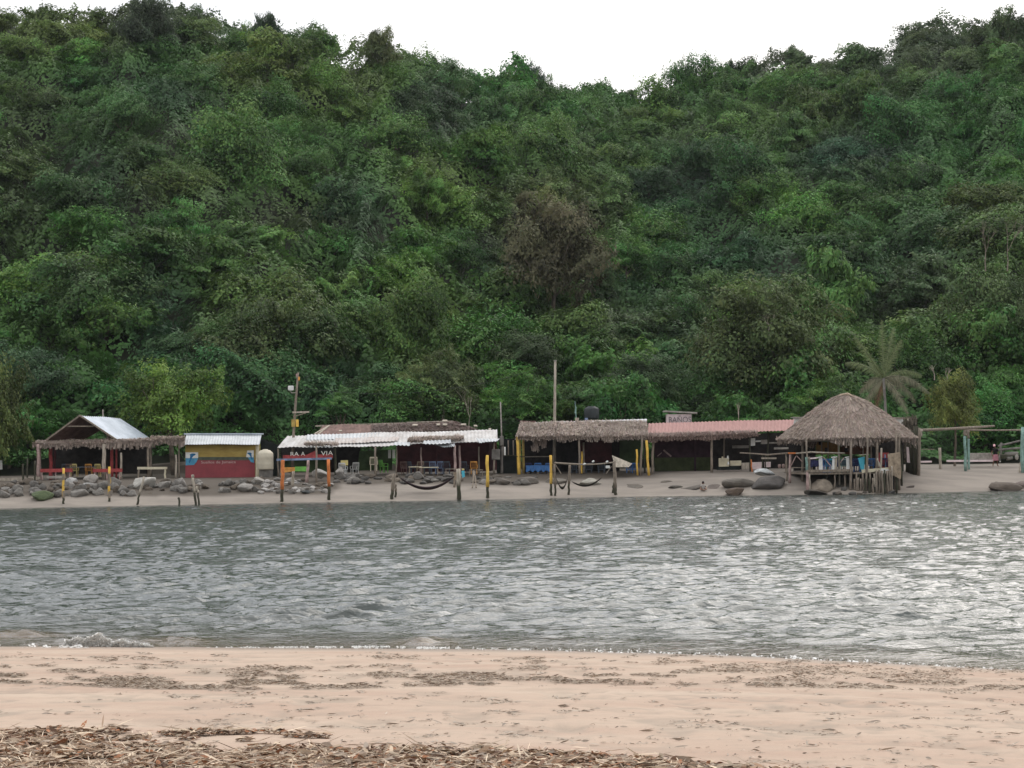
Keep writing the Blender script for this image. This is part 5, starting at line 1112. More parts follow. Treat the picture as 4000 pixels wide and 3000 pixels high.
MB().slab([P(3352, 1790, 138.6), P(3364, 1786, 138.6), P(3364, 1842, 138.6), P(3366, 1846, 138.6)], (0, .05, 0)).slab([P(3364, 1786, 138.6), P(3378, 1784, 138.6), P(3376, 1836, 138.6), P(3366, 1846, 138.6)], (0, .05, 0)).build('cyan_board', M['cyan'], root)
MB().bar(P(3384, 1840, 138.5), P(3385, 1778, 138.5), .08, .18).build('board', M['gwall'], root); MB().bar(P(3355, 1777, 138.4), P(3393, 1774, 138.4), .1, .05).build('rail_piece', M['pwood'], root)
MB().slab([P(3424, 1768, 139.4), P(3472, 1768, 139.4), P(3472, 1828, 139.4), P(3424, 1828, 139.4)], (0, .05, 0)).build('rust_panel', M['red'], root)
MB().bar(P(3459, 1826, 139), P(3457, 1775, 139), .06, .08).build('blue_upright', M['lblue'], root)
MB().slab([P(3480, 1772, 138.1), P(3516, 1766, 138.3), P(3521, 1832, 138.3), P(3519, 1870, 138.3)], (0, .2, 0)).slab([P(3468, 1773, 138.1), P(3482, 1771, 138.1), P(3519, 1872, 138.2), P(3473, 1850, 138.1)], (0, .15, 0)).build('reed_mat', M['tan'], root)
post(3484, 1820, 3483, 1880, 137.9, 3, 'prop', M['pwood'], root); post(3428, 1790, 3437, 1828, 138, 3, 'prop', M['pwood'], root); post(3414, 1850, 3419, 1902, 137.8, 3, 'prop', M['pwood'], root)
# counter/ochre wall at the back of the pavilion
MB().slab([P(3188, 1728, 146), P(3280, 1726, 146), P(3280, 1775, 146), P(3188, 1775, 146)], (0, .1, 0)).build('ochre_wall', pmat('ochre_orange_paint', (0.34, 0.19, 0.06), .85, .3, 2), root)
MB().slab([P(3282, 1730, 146.2), P(3400, 1728, 146.2), P(3400, 1775, 146.2), P(3282, 1775, 146.2)], (0, .1, 0)).build('brown_wall', pmat('brown_board', (0.16, 0.075, 0.045), .9, .3, 2), root)
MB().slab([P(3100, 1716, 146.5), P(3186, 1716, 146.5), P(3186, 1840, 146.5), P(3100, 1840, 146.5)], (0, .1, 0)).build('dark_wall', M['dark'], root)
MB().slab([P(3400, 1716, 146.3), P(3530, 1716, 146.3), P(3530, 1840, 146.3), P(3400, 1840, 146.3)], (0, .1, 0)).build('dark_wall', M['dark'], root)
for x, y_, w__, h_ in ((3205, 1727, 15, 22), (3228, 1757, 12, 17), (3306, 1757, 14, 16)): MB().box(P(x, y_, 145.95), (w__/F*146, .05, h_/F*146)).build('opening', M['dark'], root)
# seats and tables on the deck
def on_deck(px, D): q = P(px, 1842, D); return 1842 + 0
def deck_chair(px, D, yw, mk, lb):
    c_ = chair(px, 1842, D, yw, mk, lb); c_.location.z = zd; return c_
for x, dd, lb in ((3183, 140, 'dark blue cloth table at the left of the pavilion deck'), (3285, 140.2, 'dark blue cloth table in the middle of the pavilion deck'), (3345, 140.5, 'dark blue cloth table behind the thin middle pavilion post')):
    t_ = table_cloth(x, 1842, dd, .62, .8, .80, 'dblue', lb); dz = zd-t_.location.z; t_.location.z = zd
for (px, dd, yw, mk, lb) in ((3230, 139.6, .1, 'blue', 'blue chair between the white balusters, facing the water'), (3240, 140.8, 2.9, 'cyan', 'bright blue chair behind the slanting brace'), (3299, 139.6, 3.0, 'teal', 'sea green chair near the pavilion centre'), (3332, 139.4, 3.3, 'dblue', 'dark blue chair left of the cyan board'), (3349, 139.5, 2.8, 'blue', 'blue chair touching the cyan board'),
        (3400, 139.4, 3.1, 'blue', 'blue chair right of the olive board'), (3412, 140.6, 2.7, 'lblue', 'faded blue chair at the right of the pavilion deck'), (3452, 139.2, 3.2, 'dblue', 'dark blue chair beside the rust red panel')):
    deck_chair(px, dd, yw, mk, lb)
# white building seen behind the pavilion
root = empty('white_building', on_ground(3320, 152), 'white walled building half hidden behind the conical thatched roof', 'building')
MB().slab([P(3109, 1632, 152), P(3528, 1634, 152), P(3528, 1712, 152), P(3109, 1712, 152)], (0, 1.5, 0)).build('wall', M['mwhite'], root)
MB().slab([P(3104, 1628, 151.7), P(3532, 1630, 151.7), P(3532, 1634, 151.7), P(3104, 1632, 151.7)], (0, 2.2, 0)).build('roof', M['concrete'], root)
root = empty('brushwood_lean_to', on_ground(3550, 146.5), 'grey brushwood lean-to with a bundled post beside the pavilion', 'lean-to')
for x, y0_, r_, mk, dd in ((3578, 1665, 10, 'dwood', 144.8), (3590, 1672, 6, 'wood', 144.5), (3564, 1680, 8, 'dwood', 145.2), (3545, 1635, 3.2, 'pwood', 147), (3549, 1700, 9, 'dwood', 146), (3555, 1690, 6, 'dwood', 145.6)): post(x+2, y0_, x-3, 1840, dd, r_, 'post', M[mk], root, toground=True)
MB().bar(P(3498, 1633, 147.2), P(3582, 1634, 147.2), .12, .08).build('beam', M['wood'], root)
post(3600, 1678, 3598, 1705, 144.2, 4.2, 'cloth_strip', M['pwood'], root); MB().slab([P(3541, 1745, 145), P(3550, 1747, 145), P(3555, 1808, 145), P(3543, 1806, 145)], (0, .04, 0)).build('pale_cloth', M['pinkwall'], root)
r3 = np.random.default_rng(5); n = 500
C_ = np.array([P(3530+r3.uniform(0, 50), 1640+r3.uniform(0, 150), 146.8+r3.uniform(0, 1)) for _ in range(n)]); dd_ = r3.normal(0, .4, (n, 3))+np.array([0, 0, -1]); ff = r3.normal(0, .4, (n, 3))+np.array([0, -1, 0])
V, Fq, T = blades(C_, dd_/np.linalg.norm(dd_, axis=1, keepdims=True), ff/np.linalg.norm(ff, axis=1, keepdims=True), r3.uniform(.3, .9, n), r3.uniform(.05, .15, n), np.array([[.14, .12, .09]])*r3.uniform(.4, 1.2, (n, 1)))
mesh_np('brushwood', V-np.array(org(root)), Fq, M['straw'], root, attr={'tint': ('FACE', np.concatenate([T, np.ones((n, 1))], 1))})

# ---------------------------------------------------------------- H. pole pergola at the right
root = empty('pergola', on_ground(3780, 148), 'open pole pergola with sea green posts at the right end of the beach', 'pergola')
MB().tube([P(3588, 1681, 147.5), P(3700, 1676, 147.5), P(3800, 1671, 147.5), P(3885, 1664, 147.5)], [.11, .10, .12, .07]).build('beam', M['wood'], root)
MB().tube([P(3775, 1680, 149), P(3880, 1681, 149), P(3988, 1680, 149), P(4060, 1676, 149)], [.07, .06, .07, .07]).build('beam', M['wood'], root)
two_tone(3768, 1680, 3772, 1822, 1702, 6.5, 147.5, root, 'wood', 'teal'); two_tone(3783, 1682, 3784, 1825, 1712, 5, 148.5, root, 'wood', 'teal')
for (a0, b0, c0, d0, r_, mk) in ((3996, 1668, 3992, 1800, 8, 'teal'), (3992, 1790, 3982, 1822, 5, 'pwood'), (4012, 1670, 4016, 1830, 8, 'teal')): post(a0, b0, c0, d0, 147.4, r_, 'post', M[mk], root, toground=mk != 'teal' or True)
root = empty('round_float', P(3972, 1796, 147.2), 'pale grey float hung on the sea green post at the right edge', 'float')
lathe(P(3972, 1797, 147.2), [(0, 0), (.06, .01), (.12, .10), (.14, .22), (.11, .34), (.05, .4), (0, .41)], 14).build('float_body', M['concrete'], root, smooth=True)
o = crate(3784, 1770, 3878, 1796, 152, 'concrete', 'low_wall', 'low grey concrete wall behind the sea green posts', 'wall', .2)
o = crate(3700, 1797, 3880, 1805, 150.5, 'pinkwall', 'pale_kerb', 'pale kerb strip behind the standing person', 'kerb', .3)
o = crate(3590, 1801, 3640, 1808, 150.5, 'pinkwall', 'pale_kerb', 'short pale kerb strip beside the brushwood lean-to', 'kerb', .3)
o = post(3671, 1749, 3672, 1790, 148.5, 5.5, 'bollard', M['pwood'], None, toground=True); tag(o, 'short pale post standing alone left of the sea green posts', 'post')
o = MB().bar(P(3600, 1755, 149), P(3650, 1755, 149), .06, .06).build('fallen_pole', M['wood']); tag(o, 'thin horizontal stick near the short pale post', 'stick')
root = empty('log_pile', on_ground(3930, 152), 'heap of grey driftwood trunks behind the standing person', 'driftwood')
for (a0, b0, c0, d0, r_) in ((3900, 1742, 3985, 1722, 4), (3900, 1758, 4010, 1748, 5), (3912, 1730, 3905, 1800, 4.5), (3925, 1775, 3975, 1772, 9), (3930, 1792, 3955, 1788, 8)): MB().pole(P(a0, b0, 151), P(c0, d0, 151), r_/F*151, r_/F*140, .06).build('trunk', M['dconc'], root, smooth=True)
o = MB().box(P(3921, 1783, 150), (.5, .3, .35), .2).build('basket', M['dwood'], None, bevel=.08); tag(o, 'dark brown basket behind the standing person', 'basket')

# ---------------------------------------------------------------- boulders
import bmesh
def rock_me(seed):
    bm = bmesh.new(); bmesh.ops.create_icosphere(bm, subdivisions=3, radius=1.0); r_ = random.Random(seed)
    pl = [(Vector((r_.gauss(0, 1), r_.gauss(0, 1), r_.gauss(0, .8))).normalized(), r_.uniform(.5, .85)) for _ in range(14)]
    for v in bm.verts:
        for nrm, d in pl:
            k = v.co.dot(nrm)
            if k > d: v.co -= nrm*(k-d)*.97
        x, y, z = v.co
        v.co *= 1+0.10*float(fbm(x*2+seed, y*2+z, seed, 3))+.03*float(fbm(x*7+z*3, y*7, seed+1, 2))
    me = bpy.data.meshes.new('boulder'); bm.to_mesh(me); bm.free()
    for p in me.polygons: p.use_smooth = True
    return me
m, t, b = newmat('boulder_stone'); Lk = t.links.new
oi = N(t, 'ShaderNodeObjectInfo'); tcn = N(t, 'ShaderNodeTexCoord'); n1 = N(t, 'ShaderNodeTexNoise'); n1.inputs['Scale'].default_value = 2.2; n1.inputs['Detail'].default_value = 8; n1.inputs['Roughness'].default_value = .7
r1 = N(t, 'ShaderNodeMapRange'); r1.inputs['From Min'].default_value = .3; r1.inputs['From Max'].default_value = .7; r1.inputs['To Min'].default_value = .55; r1.inputs['To Max'].default_value = 1.2
sc2 = N(t, 'ShaderNodeVectorMath', operation='SCALE'); bp = N(t, 'ShaderNodeBump'); bp.inputs['Strength'].default_value = .8; bp.inputs['Distance'].default_value = .12
Lk(tcn.outputs['Object'], n1.inputs['Vector']); Lk(n1.outputs['Fac'], r1.inputs['Value']); Lk(oi.outputs['Color'], sc2.inputs[0]); Lk(r1.outputs[0], sc2.inputs['Scale']); Lk(sc2.outputs[0], b.inputs['Base Color'])
Lk(n1.outputs['Fac'], bp.inputs['Height']); Lk(bp.outputs[0], b.inputs['Normal']); b.inputs['Roughness'].default_value = .9
ROCKS = [rock_me(i) for i in range(9)]
for r_ in ROCKS: r_.materials.append(m)
def boulder(cx, cy, w_, h_, c_, label, group=None, D=None):
    D = D or gd(cx, cy+h_*.42); p = P(cx, cy, D+ w_/F*D*.3)
    o = bpy.data.objects.new('boulder', rd.choice(ROCKS)); col.objects.link(o); o.location = p
    o.scale = (w_/2/F*D*1.12, w_/2/F*D*.95, h_/2/F*D*1.12); o.rotation_euler = (rd.uniform(-.2, .2), rd.uniform(-.2, .2), rd.uniform(0, .6)+(math.pi if rd.random() < .5 else 0)); o.color = (*c_, 1)
    tag(o, label, 'boulder', group); return o
G0, G1, G2, BR = (.20, .185, .165), (.30, .28, .255), (.12, .11, .10), (.16, .13, .10)
boulder(562, 1888, 116, 62, (.46, .44, .40), 'biggest pale boulder, behind the leaning driftwood stake'); boulder(357, 1874, 66, 40, (.34, .31, .28), 'rounded tan grey boulder just right of the step')
boulder(281, 1882, 52, 32, (.44, .43, .41), 'pale boulder beside the yellow banded stake'); boulder(312, 1928, 88, 44, G0, 'large grey boulder at the bottom between the two banded stakes'); boulder(382, 1931, 52, 26, G0, 'low grey boulder left of the right banded stake')
boulder(165, 1943, 98, 46, (.11, .145, .07), 'green algae covered boulder at the bottom of the rock wall'); boulder(73, 1925, 50, 36, G0, 'grey boulder near the left edge of the rock wall'); boulder(640, 1895, 60, 36, G1, 'squarish grey boulder right of the biggest pale boulder')
boulder(706, 1888, 48, 44, G1, 'tall pale boulder in front of the left end of the shack'); boulder(345, 1896, 60, 24, (.42, .41, .39), 'flat pale boulder on the right of the right banded stake'); boulder(448, 1885, 60, 46, G0, 'broad grey boulder right of the right banded stake')
boulder(960, 1908, 70, 34, G1, 'pale slanted boulder below the right end of the shack'); boulder(1012, 1880, 52, 40, (.42, .39, .35), 'pale boulder below the round beige tank'); boulder(1250, 1850, 70, 44, (.38, .36, .33), 'pale boulder seen through the painted trellis', D=142)
boulder(1325, 1845, 40, 44, G1, 'grey boulder right of the orange right post', D=143); boulder(1193, 1923, 40, 22, (.04, .045, .045), 'small black boulder between the orange posts')
boulder(3003, 1892, 170, 62, (.095, .085, .078), 'huge dark boulder left of the round pavilion'); boulder(2985, 1846, 96, 28, (.52, .54, .54), 'pale grey flat rock lying on the huge dark boulder', D=141.2); boulder(2890, 1893, 140, 40, (.19, .17, .145), 'long sloping brown boulder left of the huge dark boulder')
boulder(2869, 1925, 86, 34, (.10, .07, .05), 'small dark brown rock in the shallow water'); boulder(3214, 1902, 120, 56, (.24, .20, .155), 'pointed tan boulder under the pavilion deck'); boulder(3190, 1926, 110, 26, (.09, .075, .06), 'dark weedy rock at the waterline below the pointed tan boulder')
boulder(3925, 1903, 150, 40, (.12, .095, .075), 'long brown rock at the waterline at the right edge'); boulder(3892, 1890, 44, 24, (.13, .10, .08), 'peaked brown rock left on the long brown rock'); boulder(3985, 1900, 60, 34, (.20, .16, .14), 'pale brown rock cut off by the right edge')
boulder(3545, 1906, 62, 12, (.07, .055, .045), 'flat black rock at the foot of the round pavilion'); boulder(2170, 1880, 110, 34, (.17, .15, .125), 'brown boulder behind the bright yellow stake'); boulder(2305, 1884, 92, 30, (.36, .34, .29), 'rounded pale rock behind the shallow rope hammock')
boulder(2460, 1905, 120, 18, (.13, .11, .09), 'flat dark rock right of the driftwood rail'); boulder(2600, 1885, 60, 14, (.12, .10, .08), 'small flat dark rock on the sand below the purple wall'); boulder(2690, 1910, 130, 22, (.10, .085, .07), 'flat brown rock left of the seated child'); boulder(2640, 1905, 60, 18, (.09, .08, .065), 'small dark rock furthest left of the seated child')
boulder(2785, 1905, 100, 20, (.12, .095, .08), 'low brown rock right of the seated child'); boulder(1955, 1880, 90, 34, (.16, .14, .12), 'grey brown boulder right of the thick yellow stake'); boulder(2055, 1880, 90, 34, (.16, .14, .12), 'brown boulder left of the bright yellow stake')
def sh_(f_, c_): return tuple(v*f_ for v in c_)
for i in range(130):     # the many stones of the rock wall
    px = rd.uniform(-40, 1000); py = rd.uniform(1882, 1936)
    if px > 640: py = rd.uniform(1880, 1918)
    w_ = rd.uniform(20, 50); boulder(px, py, w_, w_*rd.uniform(.55, .85), sh_(rd.uniform(.5, 1.05), rd.choice((G0, G1, G0, BR))), 'grey brown stone in the rough rock wall at the left', 'stones of the rock wall')
for i in range(80):
    px = rd.uniform(990, 1300); py = rd.uniform(1872, 1925); w_ = rd.uniform(16, 40)
    boulder(px, py, w_, w_*rd.uniform(.35, .6), sh_(rd.uniform(.7, 1.2), rd.choice((G0, (.50, .47, .44), BR, G1))), 'broken stone in the rubble under the painted trellis', 'rubble under the trellis')
for i in range(70):
    px = rd.uniform(1310, 2100); py = rd.uniform(1858, 1888); w_ = rd.uniform(24, 60)
    boulder(px, py, w_, w_*rd.uniform(.35, .6), sh_(rd.uniform(.6, 1.2), rd.choice((G2, BR, G0))), 'dark stone in the bank below the long restaurant', 'stones of the dark bank')
for i in range(26):
    px = rd.uniform(3150, 3500); py = rd.uniform(1895, 1930); w_ = rd.uniform(18, 40)
    boulder(px, py, w_, w_*rd.uniform(.4, .6), sh_(rd.uniform(.4, .8), rd.choice((G2, BR))), 'dark wet stone among the pavilion stilts', 'wet stones among the stilts')
# ---------------------------------------------------------------- coconut palm and bare trees
M_frond = leaf_mat('palm_frond', .2, .2)
def palm(cx, cy, D, label):
    ctr = P(cx, cy, D); base = on_ground(cx+8, D); root = empty('coconut_palm', base, label, 'palm tree')
    MB().tube([base-Vector((0, 0, .2)), base.lerp(ctr, .4)+Vector((.12, 0, 0)), base.lerp(ctr, .8)+Vector((.05, 0, 0)), ctr], [.17, .12, .10, .12], 9).build('trunk', M['dconc'], root, smooth=True)
    # frond: tip offset in pixels, arch
    r4 = np.random.default_rng(3)
    specs = [(-115, -165, .2, 0), (-8, -230, .1, 1), (70, -150, .5, 0), (150, -10, .9, 1), (125, 95, 1.2, 0), (95, 140, .8, -1), (-75, 115, .9, 0), (-95, 60, .9, 1), (-60, -60, .5, -2), (40, -200, .3, 2), (180, 60, 1.2, -1), (-150, -60, .7, 2), (-30, 120, .6, 2)]
    for i, (dx, dy, ar, dp) in enumerate(specs):
        tip = P(cx+dx, cy+dy, D+dp); n = 60; Vl = []; rib = []
        mid = ctr.lerp(tip, .5)+Vector((0, 0, ar*1.0))
        for k in range(n+1):
            t_ = k/n; p = ctr*(1-t_)**2+mid*2*t_*(1-t_)+tip*t_*t_; rib.append(p)
        Vv, Ff = [], []
        for k in range(3, n):
            d = (rib[k+1]-rib[k-1]).normalized() if k < n else (rib[k]-rib[k-1]).normalized(); s_ = d.cross(Vector((0, -1, .3))).normalized()
            L_ = .78*math.sin(math.pi*min(1, .12+.86*k/n))**.6
            for sg in (-1, 1):
                e_ = rib[k]+s_*sg*L_*.55+d*L_*.45-Vector((0, 0, L_*rd.uniform(.15, .45)))
                o_ = len(Vv); w_ = d*.03
                Vv += [rib[k]-w_, rib[k]+w_, e_]; Ff.append((o_, o_+1, o_+2, o_+2))
        rb_ = tube_arrays(rib[::4], [.05-.045*j/len(rib[::4]) for j in range(len(rib[::4]))], 4); o_ = len(Vv)
        Vv += rb_[0]; Ff += [tuple(q+o_ for q in f) for f in rb_[1]]
        nf = len(Ff); Va = np.array([tuple(v) for v in Vv])-np.array(base)
        # clean degenerate quads into tris via from_pydata
        me = bpy.data.meshes.new('frond'); fs = [tuple(dict.fromkeys(f)) for f in Ff]; fs = [f for f in fs if len(f) > 2]; me.from_pydata([tuple(v) for v in Va], [], fs); me.update()
        at = me.attributes.new('shade', 'FLOAT', 'FACE'); at.data.foreach_set('value', r4.uniform(.3, .9, len(me.polygons)).astype(np.float32))
        me.materials.append(M_frond); o = bpy.data.objects.new('frond', me); col.objects.link(o); o.parent = root
        o.color = (.095, .135, .058, 1) if dy < 60 else (.13, .135, .085, 1)
        if i in (12,): o.color = (.15, .11, .06, 1)
palm(3452, 1478, 154, 'coconut palm with long drooping fronds behind the round pavilion')
def bare_tree(px, py0, py1, D, label, seed, h=None, spread=.6, mk='pwood'):
    """a leafless pale tree: trunk and forking boughs"""
    r_ = random.Random(seed); b0 = on_ground(px, D); root = empty('bare_tree', b0, label, 'tree')
    foot, top = P(px, py1, D), P(px, py0, D); foot.z = min(foot.z, top.z-1)
    H = (top-foot).length; f = MB()
    def grow(p, d, L_, rad, lev):
        q = p+d*L_; m_ = p.lerp(q, .5)+Vector((r_.uniform(-.08, .08), r_.uniform(-.08, .08), 0))*L_
        f.tube([p, m_, q], [rad, rad*.8, rad*.6], 5)
        if lev < 4:
            for k in range(3 if lev < 2 else 2):
                d2 = (d+Vector((r_.uniform(-1, 1), r_.uniform(-.6, .6), r_.uniform(-.15, .5)))*spread).normalized(); grow(q, d2, L_*r_.uniform(.55, .8), rad*.55, lev+1)
    grow(foot, (top-foot).normalized(), H*.42, max(.045, H*.015), 0)
    f.build('boughs', M[mk], root); return root
bare_tree(3850, 885, 1060, 181, 'bare pale dead tree at the right edge of the hillside', 4, mk='wood'); bare_tree(3935, 880, 1060, 182, 'second bare pale dead tree, nearest the right edge', 6, mk='wood')
bare_tree(3005, 1225, 1310, 170, 'bare grey boughs in the yellowish olive tree', 8, spread=.9); bare_tree(3650, 1430, 1485, 158, 'thin leafless twig tree above the small round tree', 9); bare_tree(3700, 1440, 1500, 158, 'thin leafless twig tree beside the first twig tree', 12)
bare_tree(1835, 1550, 1690, 163, 'crooked pale bare trunk behind the rusty rear roof', 14, spread=.35); bare_tree(1732, 1585, 1690, 164, 'short pale bare trunk left of the crooked one', 15, spread=.3)
bare_tree(3665, 75, 190, 318, 'sparse twiggy tree on the right ridge against the sky', 16, spread=.9, mk='dwood'); bare_tree(3760, 60, 170, 318, 'second sparse twiggy tree on the right ridge', 17, spread=.9, mk='dwood'); bare_tree(2678, 212, 300, 320, 'tiny thin tree sticking up from the ridge dip', 18, spread=.6, mk='dwood')
bare_tree(2885, 1590, 1650, 162, 'pale bare sapling above the pink roof', 19, spread=.4); bare_tree(670, 1690, 1760, 156, 'pale forked trunk under the lime green tree', 21, spread=.5, mk='wood')

# ---------------------------------------------------------------- people
M['skin'] = pmat('brown_skin', (0.20, 0.105, 0.065), 0.6, 0.1, 8); M['skin2'] = pmat('light_brown_skin', (0.30, 0.18, 0.125), 0.6, .1, 8)
M['blackcloth'] = pmat('black_cloth', (0.018, 0.017, 0.016), 0.9, .2, 8); M['pinkcloth'] = pmat('dusty_pink_cloth', (0.52, 0.24, 0.28), 0.9, .2, 6)
M['pinkcap'] = pmat('pale_pink_cloth', (0.82, 0.50, 0.52), 0.9, .1, 6); M['hair'] = pmat('black_hair', (0.016, 0.010, 0.010), 0.6, .2, 12); M['greycloth'] = pmat('grey_white_cloth', (0.40, 0.37, 0.34), 0.9, .15, 8)
def skinned(name, verts, edges, radii, mat, parent, root_i=0, sub=2):
    me = bpy.data.meshes.new(name); o0 = org(parent); me.from_pydata([Vector(v) for v in verts], edges, []); me.update()
    o = bpy.data.objects.new(name, me); col.objects.link(o); o.parent = parent
    o.modifiers.new('skin', 'SKIN'); sv = me.skin_vertices[0].data
    for i, r_ in enumerate(radii):
        sv[i].radius = (r_, r_) if not hasattr(r_, '__len__') else r_; sv[i].use_root = (i == root_i)
    s_ = o.modifiers.new('sub', 'SUBSURF'); s_.levels = sub; s_.render_levels = sub
    me.materials.append(mat); return o
def body_graph(J):
    """J: joints -> verts/edges/radii incl. hands with five fingers"""
    names = list(J.keys()); V = [J[k][0] for k in names]; Rr = [J[k][1] for k in names]; ix = {k: i for i, k in enumerate(names)}
    E = [('pelvis', 'waist'), ('waist', 'chest'), ('chest', 'neck'), ('neck', 'head'), ('head', 'crown')]
    for s in 'LR': E += [('pelvis', 'hip'+s), ('hip'+s, 'knee'+s), ('knee'+s, 'ankle'+s), ('ankle'+s, 'toe'+s), ('chest', 'sho'+s), ('sho'+s, 'elb'+s), ('elb'+s, 'wri'+s), ('wri'+s, 'palm'+s)]
    E = [(ix[a], ix[b_]) for a, b_ in E]
    for s in 'LR':
        w_, p = Vector(J['wri'+s][0]), Vector(J['palm'+s][0]); d = (p-w_).normalized(); sd = d.cross(Vector((0, 1, 0)));
        sd = sd.normalized() if sd.length > .1 else Vector((1, 0, 0)); cu = Vector((0, -1, 0)) if True else None
        for k, (off, ln) in enumerate(((-.028, .062), (-.010, .072), (.010, .068), (.028, .054))):
            a = p+sd*off+d*.02; b1 = a+d*ln*.5+cu*.006; c1 = b1+d*ln*.42+cu*.02
            i0 = len(V); V += [a, b1, c1]; Rr += [.0095, .0085, .0075]; E += [(ix['palm'+s], i0), (i0, i0+1), (i0+1, i0+2)]
        a = w_.lerp(p, .55)-sd*.038; b1 = a+d*.03-sd*.02+cu*.01; i0 = len(V); V += [a, b1]; Rr += [.011, .009]; E += [(ix['palm'+s], i0), (i0, i0+1)]
    return V, E, Rr
def face(parent, c, fwd, s=1.0, mat_e=None):
    """eyes, nose, mouth, ears on a head centred at c"""
    fwd = Vector(fwd).normalized(); sd = fwd.cross(Vector((0, 0, 1))).normalized(); c = Vector(c)
    for k in (-1, 1):
        MB().box(c+fwd*.088*s+sd*.032*k*s+Vector((0, 0, .005)), (.024*s, .012, .011*s), math.atan2(sd.y, sd.x)).build('eye', M['hair'], parent)
        MB().tube([c+sd*.076*k*s+Vector((0, 0, -.03*s)), c+sd*.088*k*s, c+sd*.08*k*s+Vector((0, 0, .03*s))], [.010, .014, .010], 6).build('ear', M['skin'], parent)
    MB().tube([c+fwd*.085*s+Vector((0, 0, .01*s)), c+fwd*.115*s+Vector((0, 0, -.028*s))], [.008, .014], 6).build('nose', M['skin'], parent)
    MB().box(c+fwd*.088*s+Vector((0, 0, -.055*s)), (.045*s, .012, .010*s), math.atan2(sd.y, sd.x)).build('mouth', M['maroon'], parent)
# standing woman
D_ = gd(3888, 1823); b0 = on_ground(3889, D_)
root = empty('person', (b0.x, b0.y, b0.z), 'standing person in a pink cap, black top and pink skirt, feet apart', 'person')
k = .945
J = {'pelvis': ((.02, 0, .92), .125), 'waist': ((.01, 0, 1.08), .105), 'chest': ((0, 0, 1.30), .125), 'neck': ((-.02, -.01, 1.46), .048), 'head': ((-.06, -.03, 1.60), .085), 'crown': ((-.07, -.02, 1.69), .07),
     'hipL': ((.10, 0, .86), .088), 'kneeL': ((.14, -.02, .48), .056), 'ankleL': ((.17, .02, .09), .036), 'toeL': ((.24, -.13, .04), .030), 'hipR': ((-.08, 0, .86), .088), 'kneeR': ((-.13, -.03, .48), .056), 'ankleR': ((-.19, .02, .09), .036), 'toeR': ((-.21, -.15, .04), .030),
     'shoL': ((.16, 0, 1.38), .058), 'elbL': ((.24, .02, 1.12), .040), 'wriL': ((.24, -.05, .90), .027), 'palmL': ((.24, -.07, .84), .026), 'shoR': ((-.16, 0, 1.38), .058), 'elbR': ((-.27, -.02, 1.12), .040), 'wriR': ((-.27, -.14, .92), .027), 'palmR': ((-.265, -.17, .87), .026)}
J = {a: (Vector(v[0])*k, v[1]*k) for a, v in J.items()}
V_, E_, R_ = body_graph(J); skinned('body', V_, E_, R_, M['skin'], root)
face(root, Vector((b0.x, b0.y, b0.z))+Vector((-.065, -.03, 1.60))*k, (-.5, -1, -.25))
def loft(parent, name, mat, rings, n=22, wob=.0):
    V, Fq = [], []
    for j, (c_, rx_, ry_) in enumerate(rings):
        for i in range(n): a_ = 2*math.pi*i/n; w_ = 1+wob*math.sin(a_*7+j)*(j/len(rings)); V.append(Vector(c_)+Vector((rx_*w_*math.cos(a_), ry_*w_*math.sin(a_), 0)))
    for j in range(len(rings)-1):
        for i in range(n): Fq.append((j*n+i, j*n+(i+1) % n, (j+1)*n+(i+1) % n, (j+1)*n+i))
    return MB().add(V, Fq).build(name, mat, parent, smooth=True)
def B(x, y, z): return Vector((b0.x+x*k, b0.y+y*k, b0.z+z*k))
loft(root, 'top', M['blackcloth'], [(B(0, 0, 1.45), .09*k, .075*k), (B(0, 0, 1.41), .19*k, .12*k), (B(0, 0, 1.30), .185*k, .15*k), (B(.01, 0, 1.12), .15*k, .13*k), (B(.02, 0, .93), .17*k, .145*k)])
for s_, x1 in ((1, .22), (-1, -.235)): MB().tube([B(.15*s_, 0, 1.40), B(x1, .01, 1.18)], [.075*k, .06*k], 10).build('sleeve', M['blackcloth'], root, smooth=True)
loft(root, 'skirt', M['pinkcloth'], [(B(.02, 0, 1.0), .15*k, .13*k), (B(.02, 0, .92), .18*k, .155*k), (B(.03, 0, .70), .235*k, .19*k), (B(.04, 0, .47), .29*k, .22*k)], wob=.10)
loft(root, 'cap', M['pinkcap'], [(B(-.065, -.02, 1.60), .098*k, .105*k), (B(-.065, -.02, 1.66), .10*k, .108*k), (B(-.065, -.02, 1.72), .085*k, .09*k), (B(-.065, -.02, 1.76), .045*k, .05*k), (B(-.065, -.02, 1.77), .005, .005)])
MB().slab([B(-.16, -.10, 1.625), B(-.03, -.12, 1.625), B(-.06, -.23, 1.59), B(-.18, -.19, 1.59)], (0, 0, .015)).build('cap_brim', M['pinkcap'], root)
MB().box(B(.36, -.02, .40), (.10, .07, .13), .2).build('white_bag', M['mwhite'], None, bevel=.02); tag(bpy.data.objects['white_bag'], 'small white bag near the feet of the standing person', 'bag')
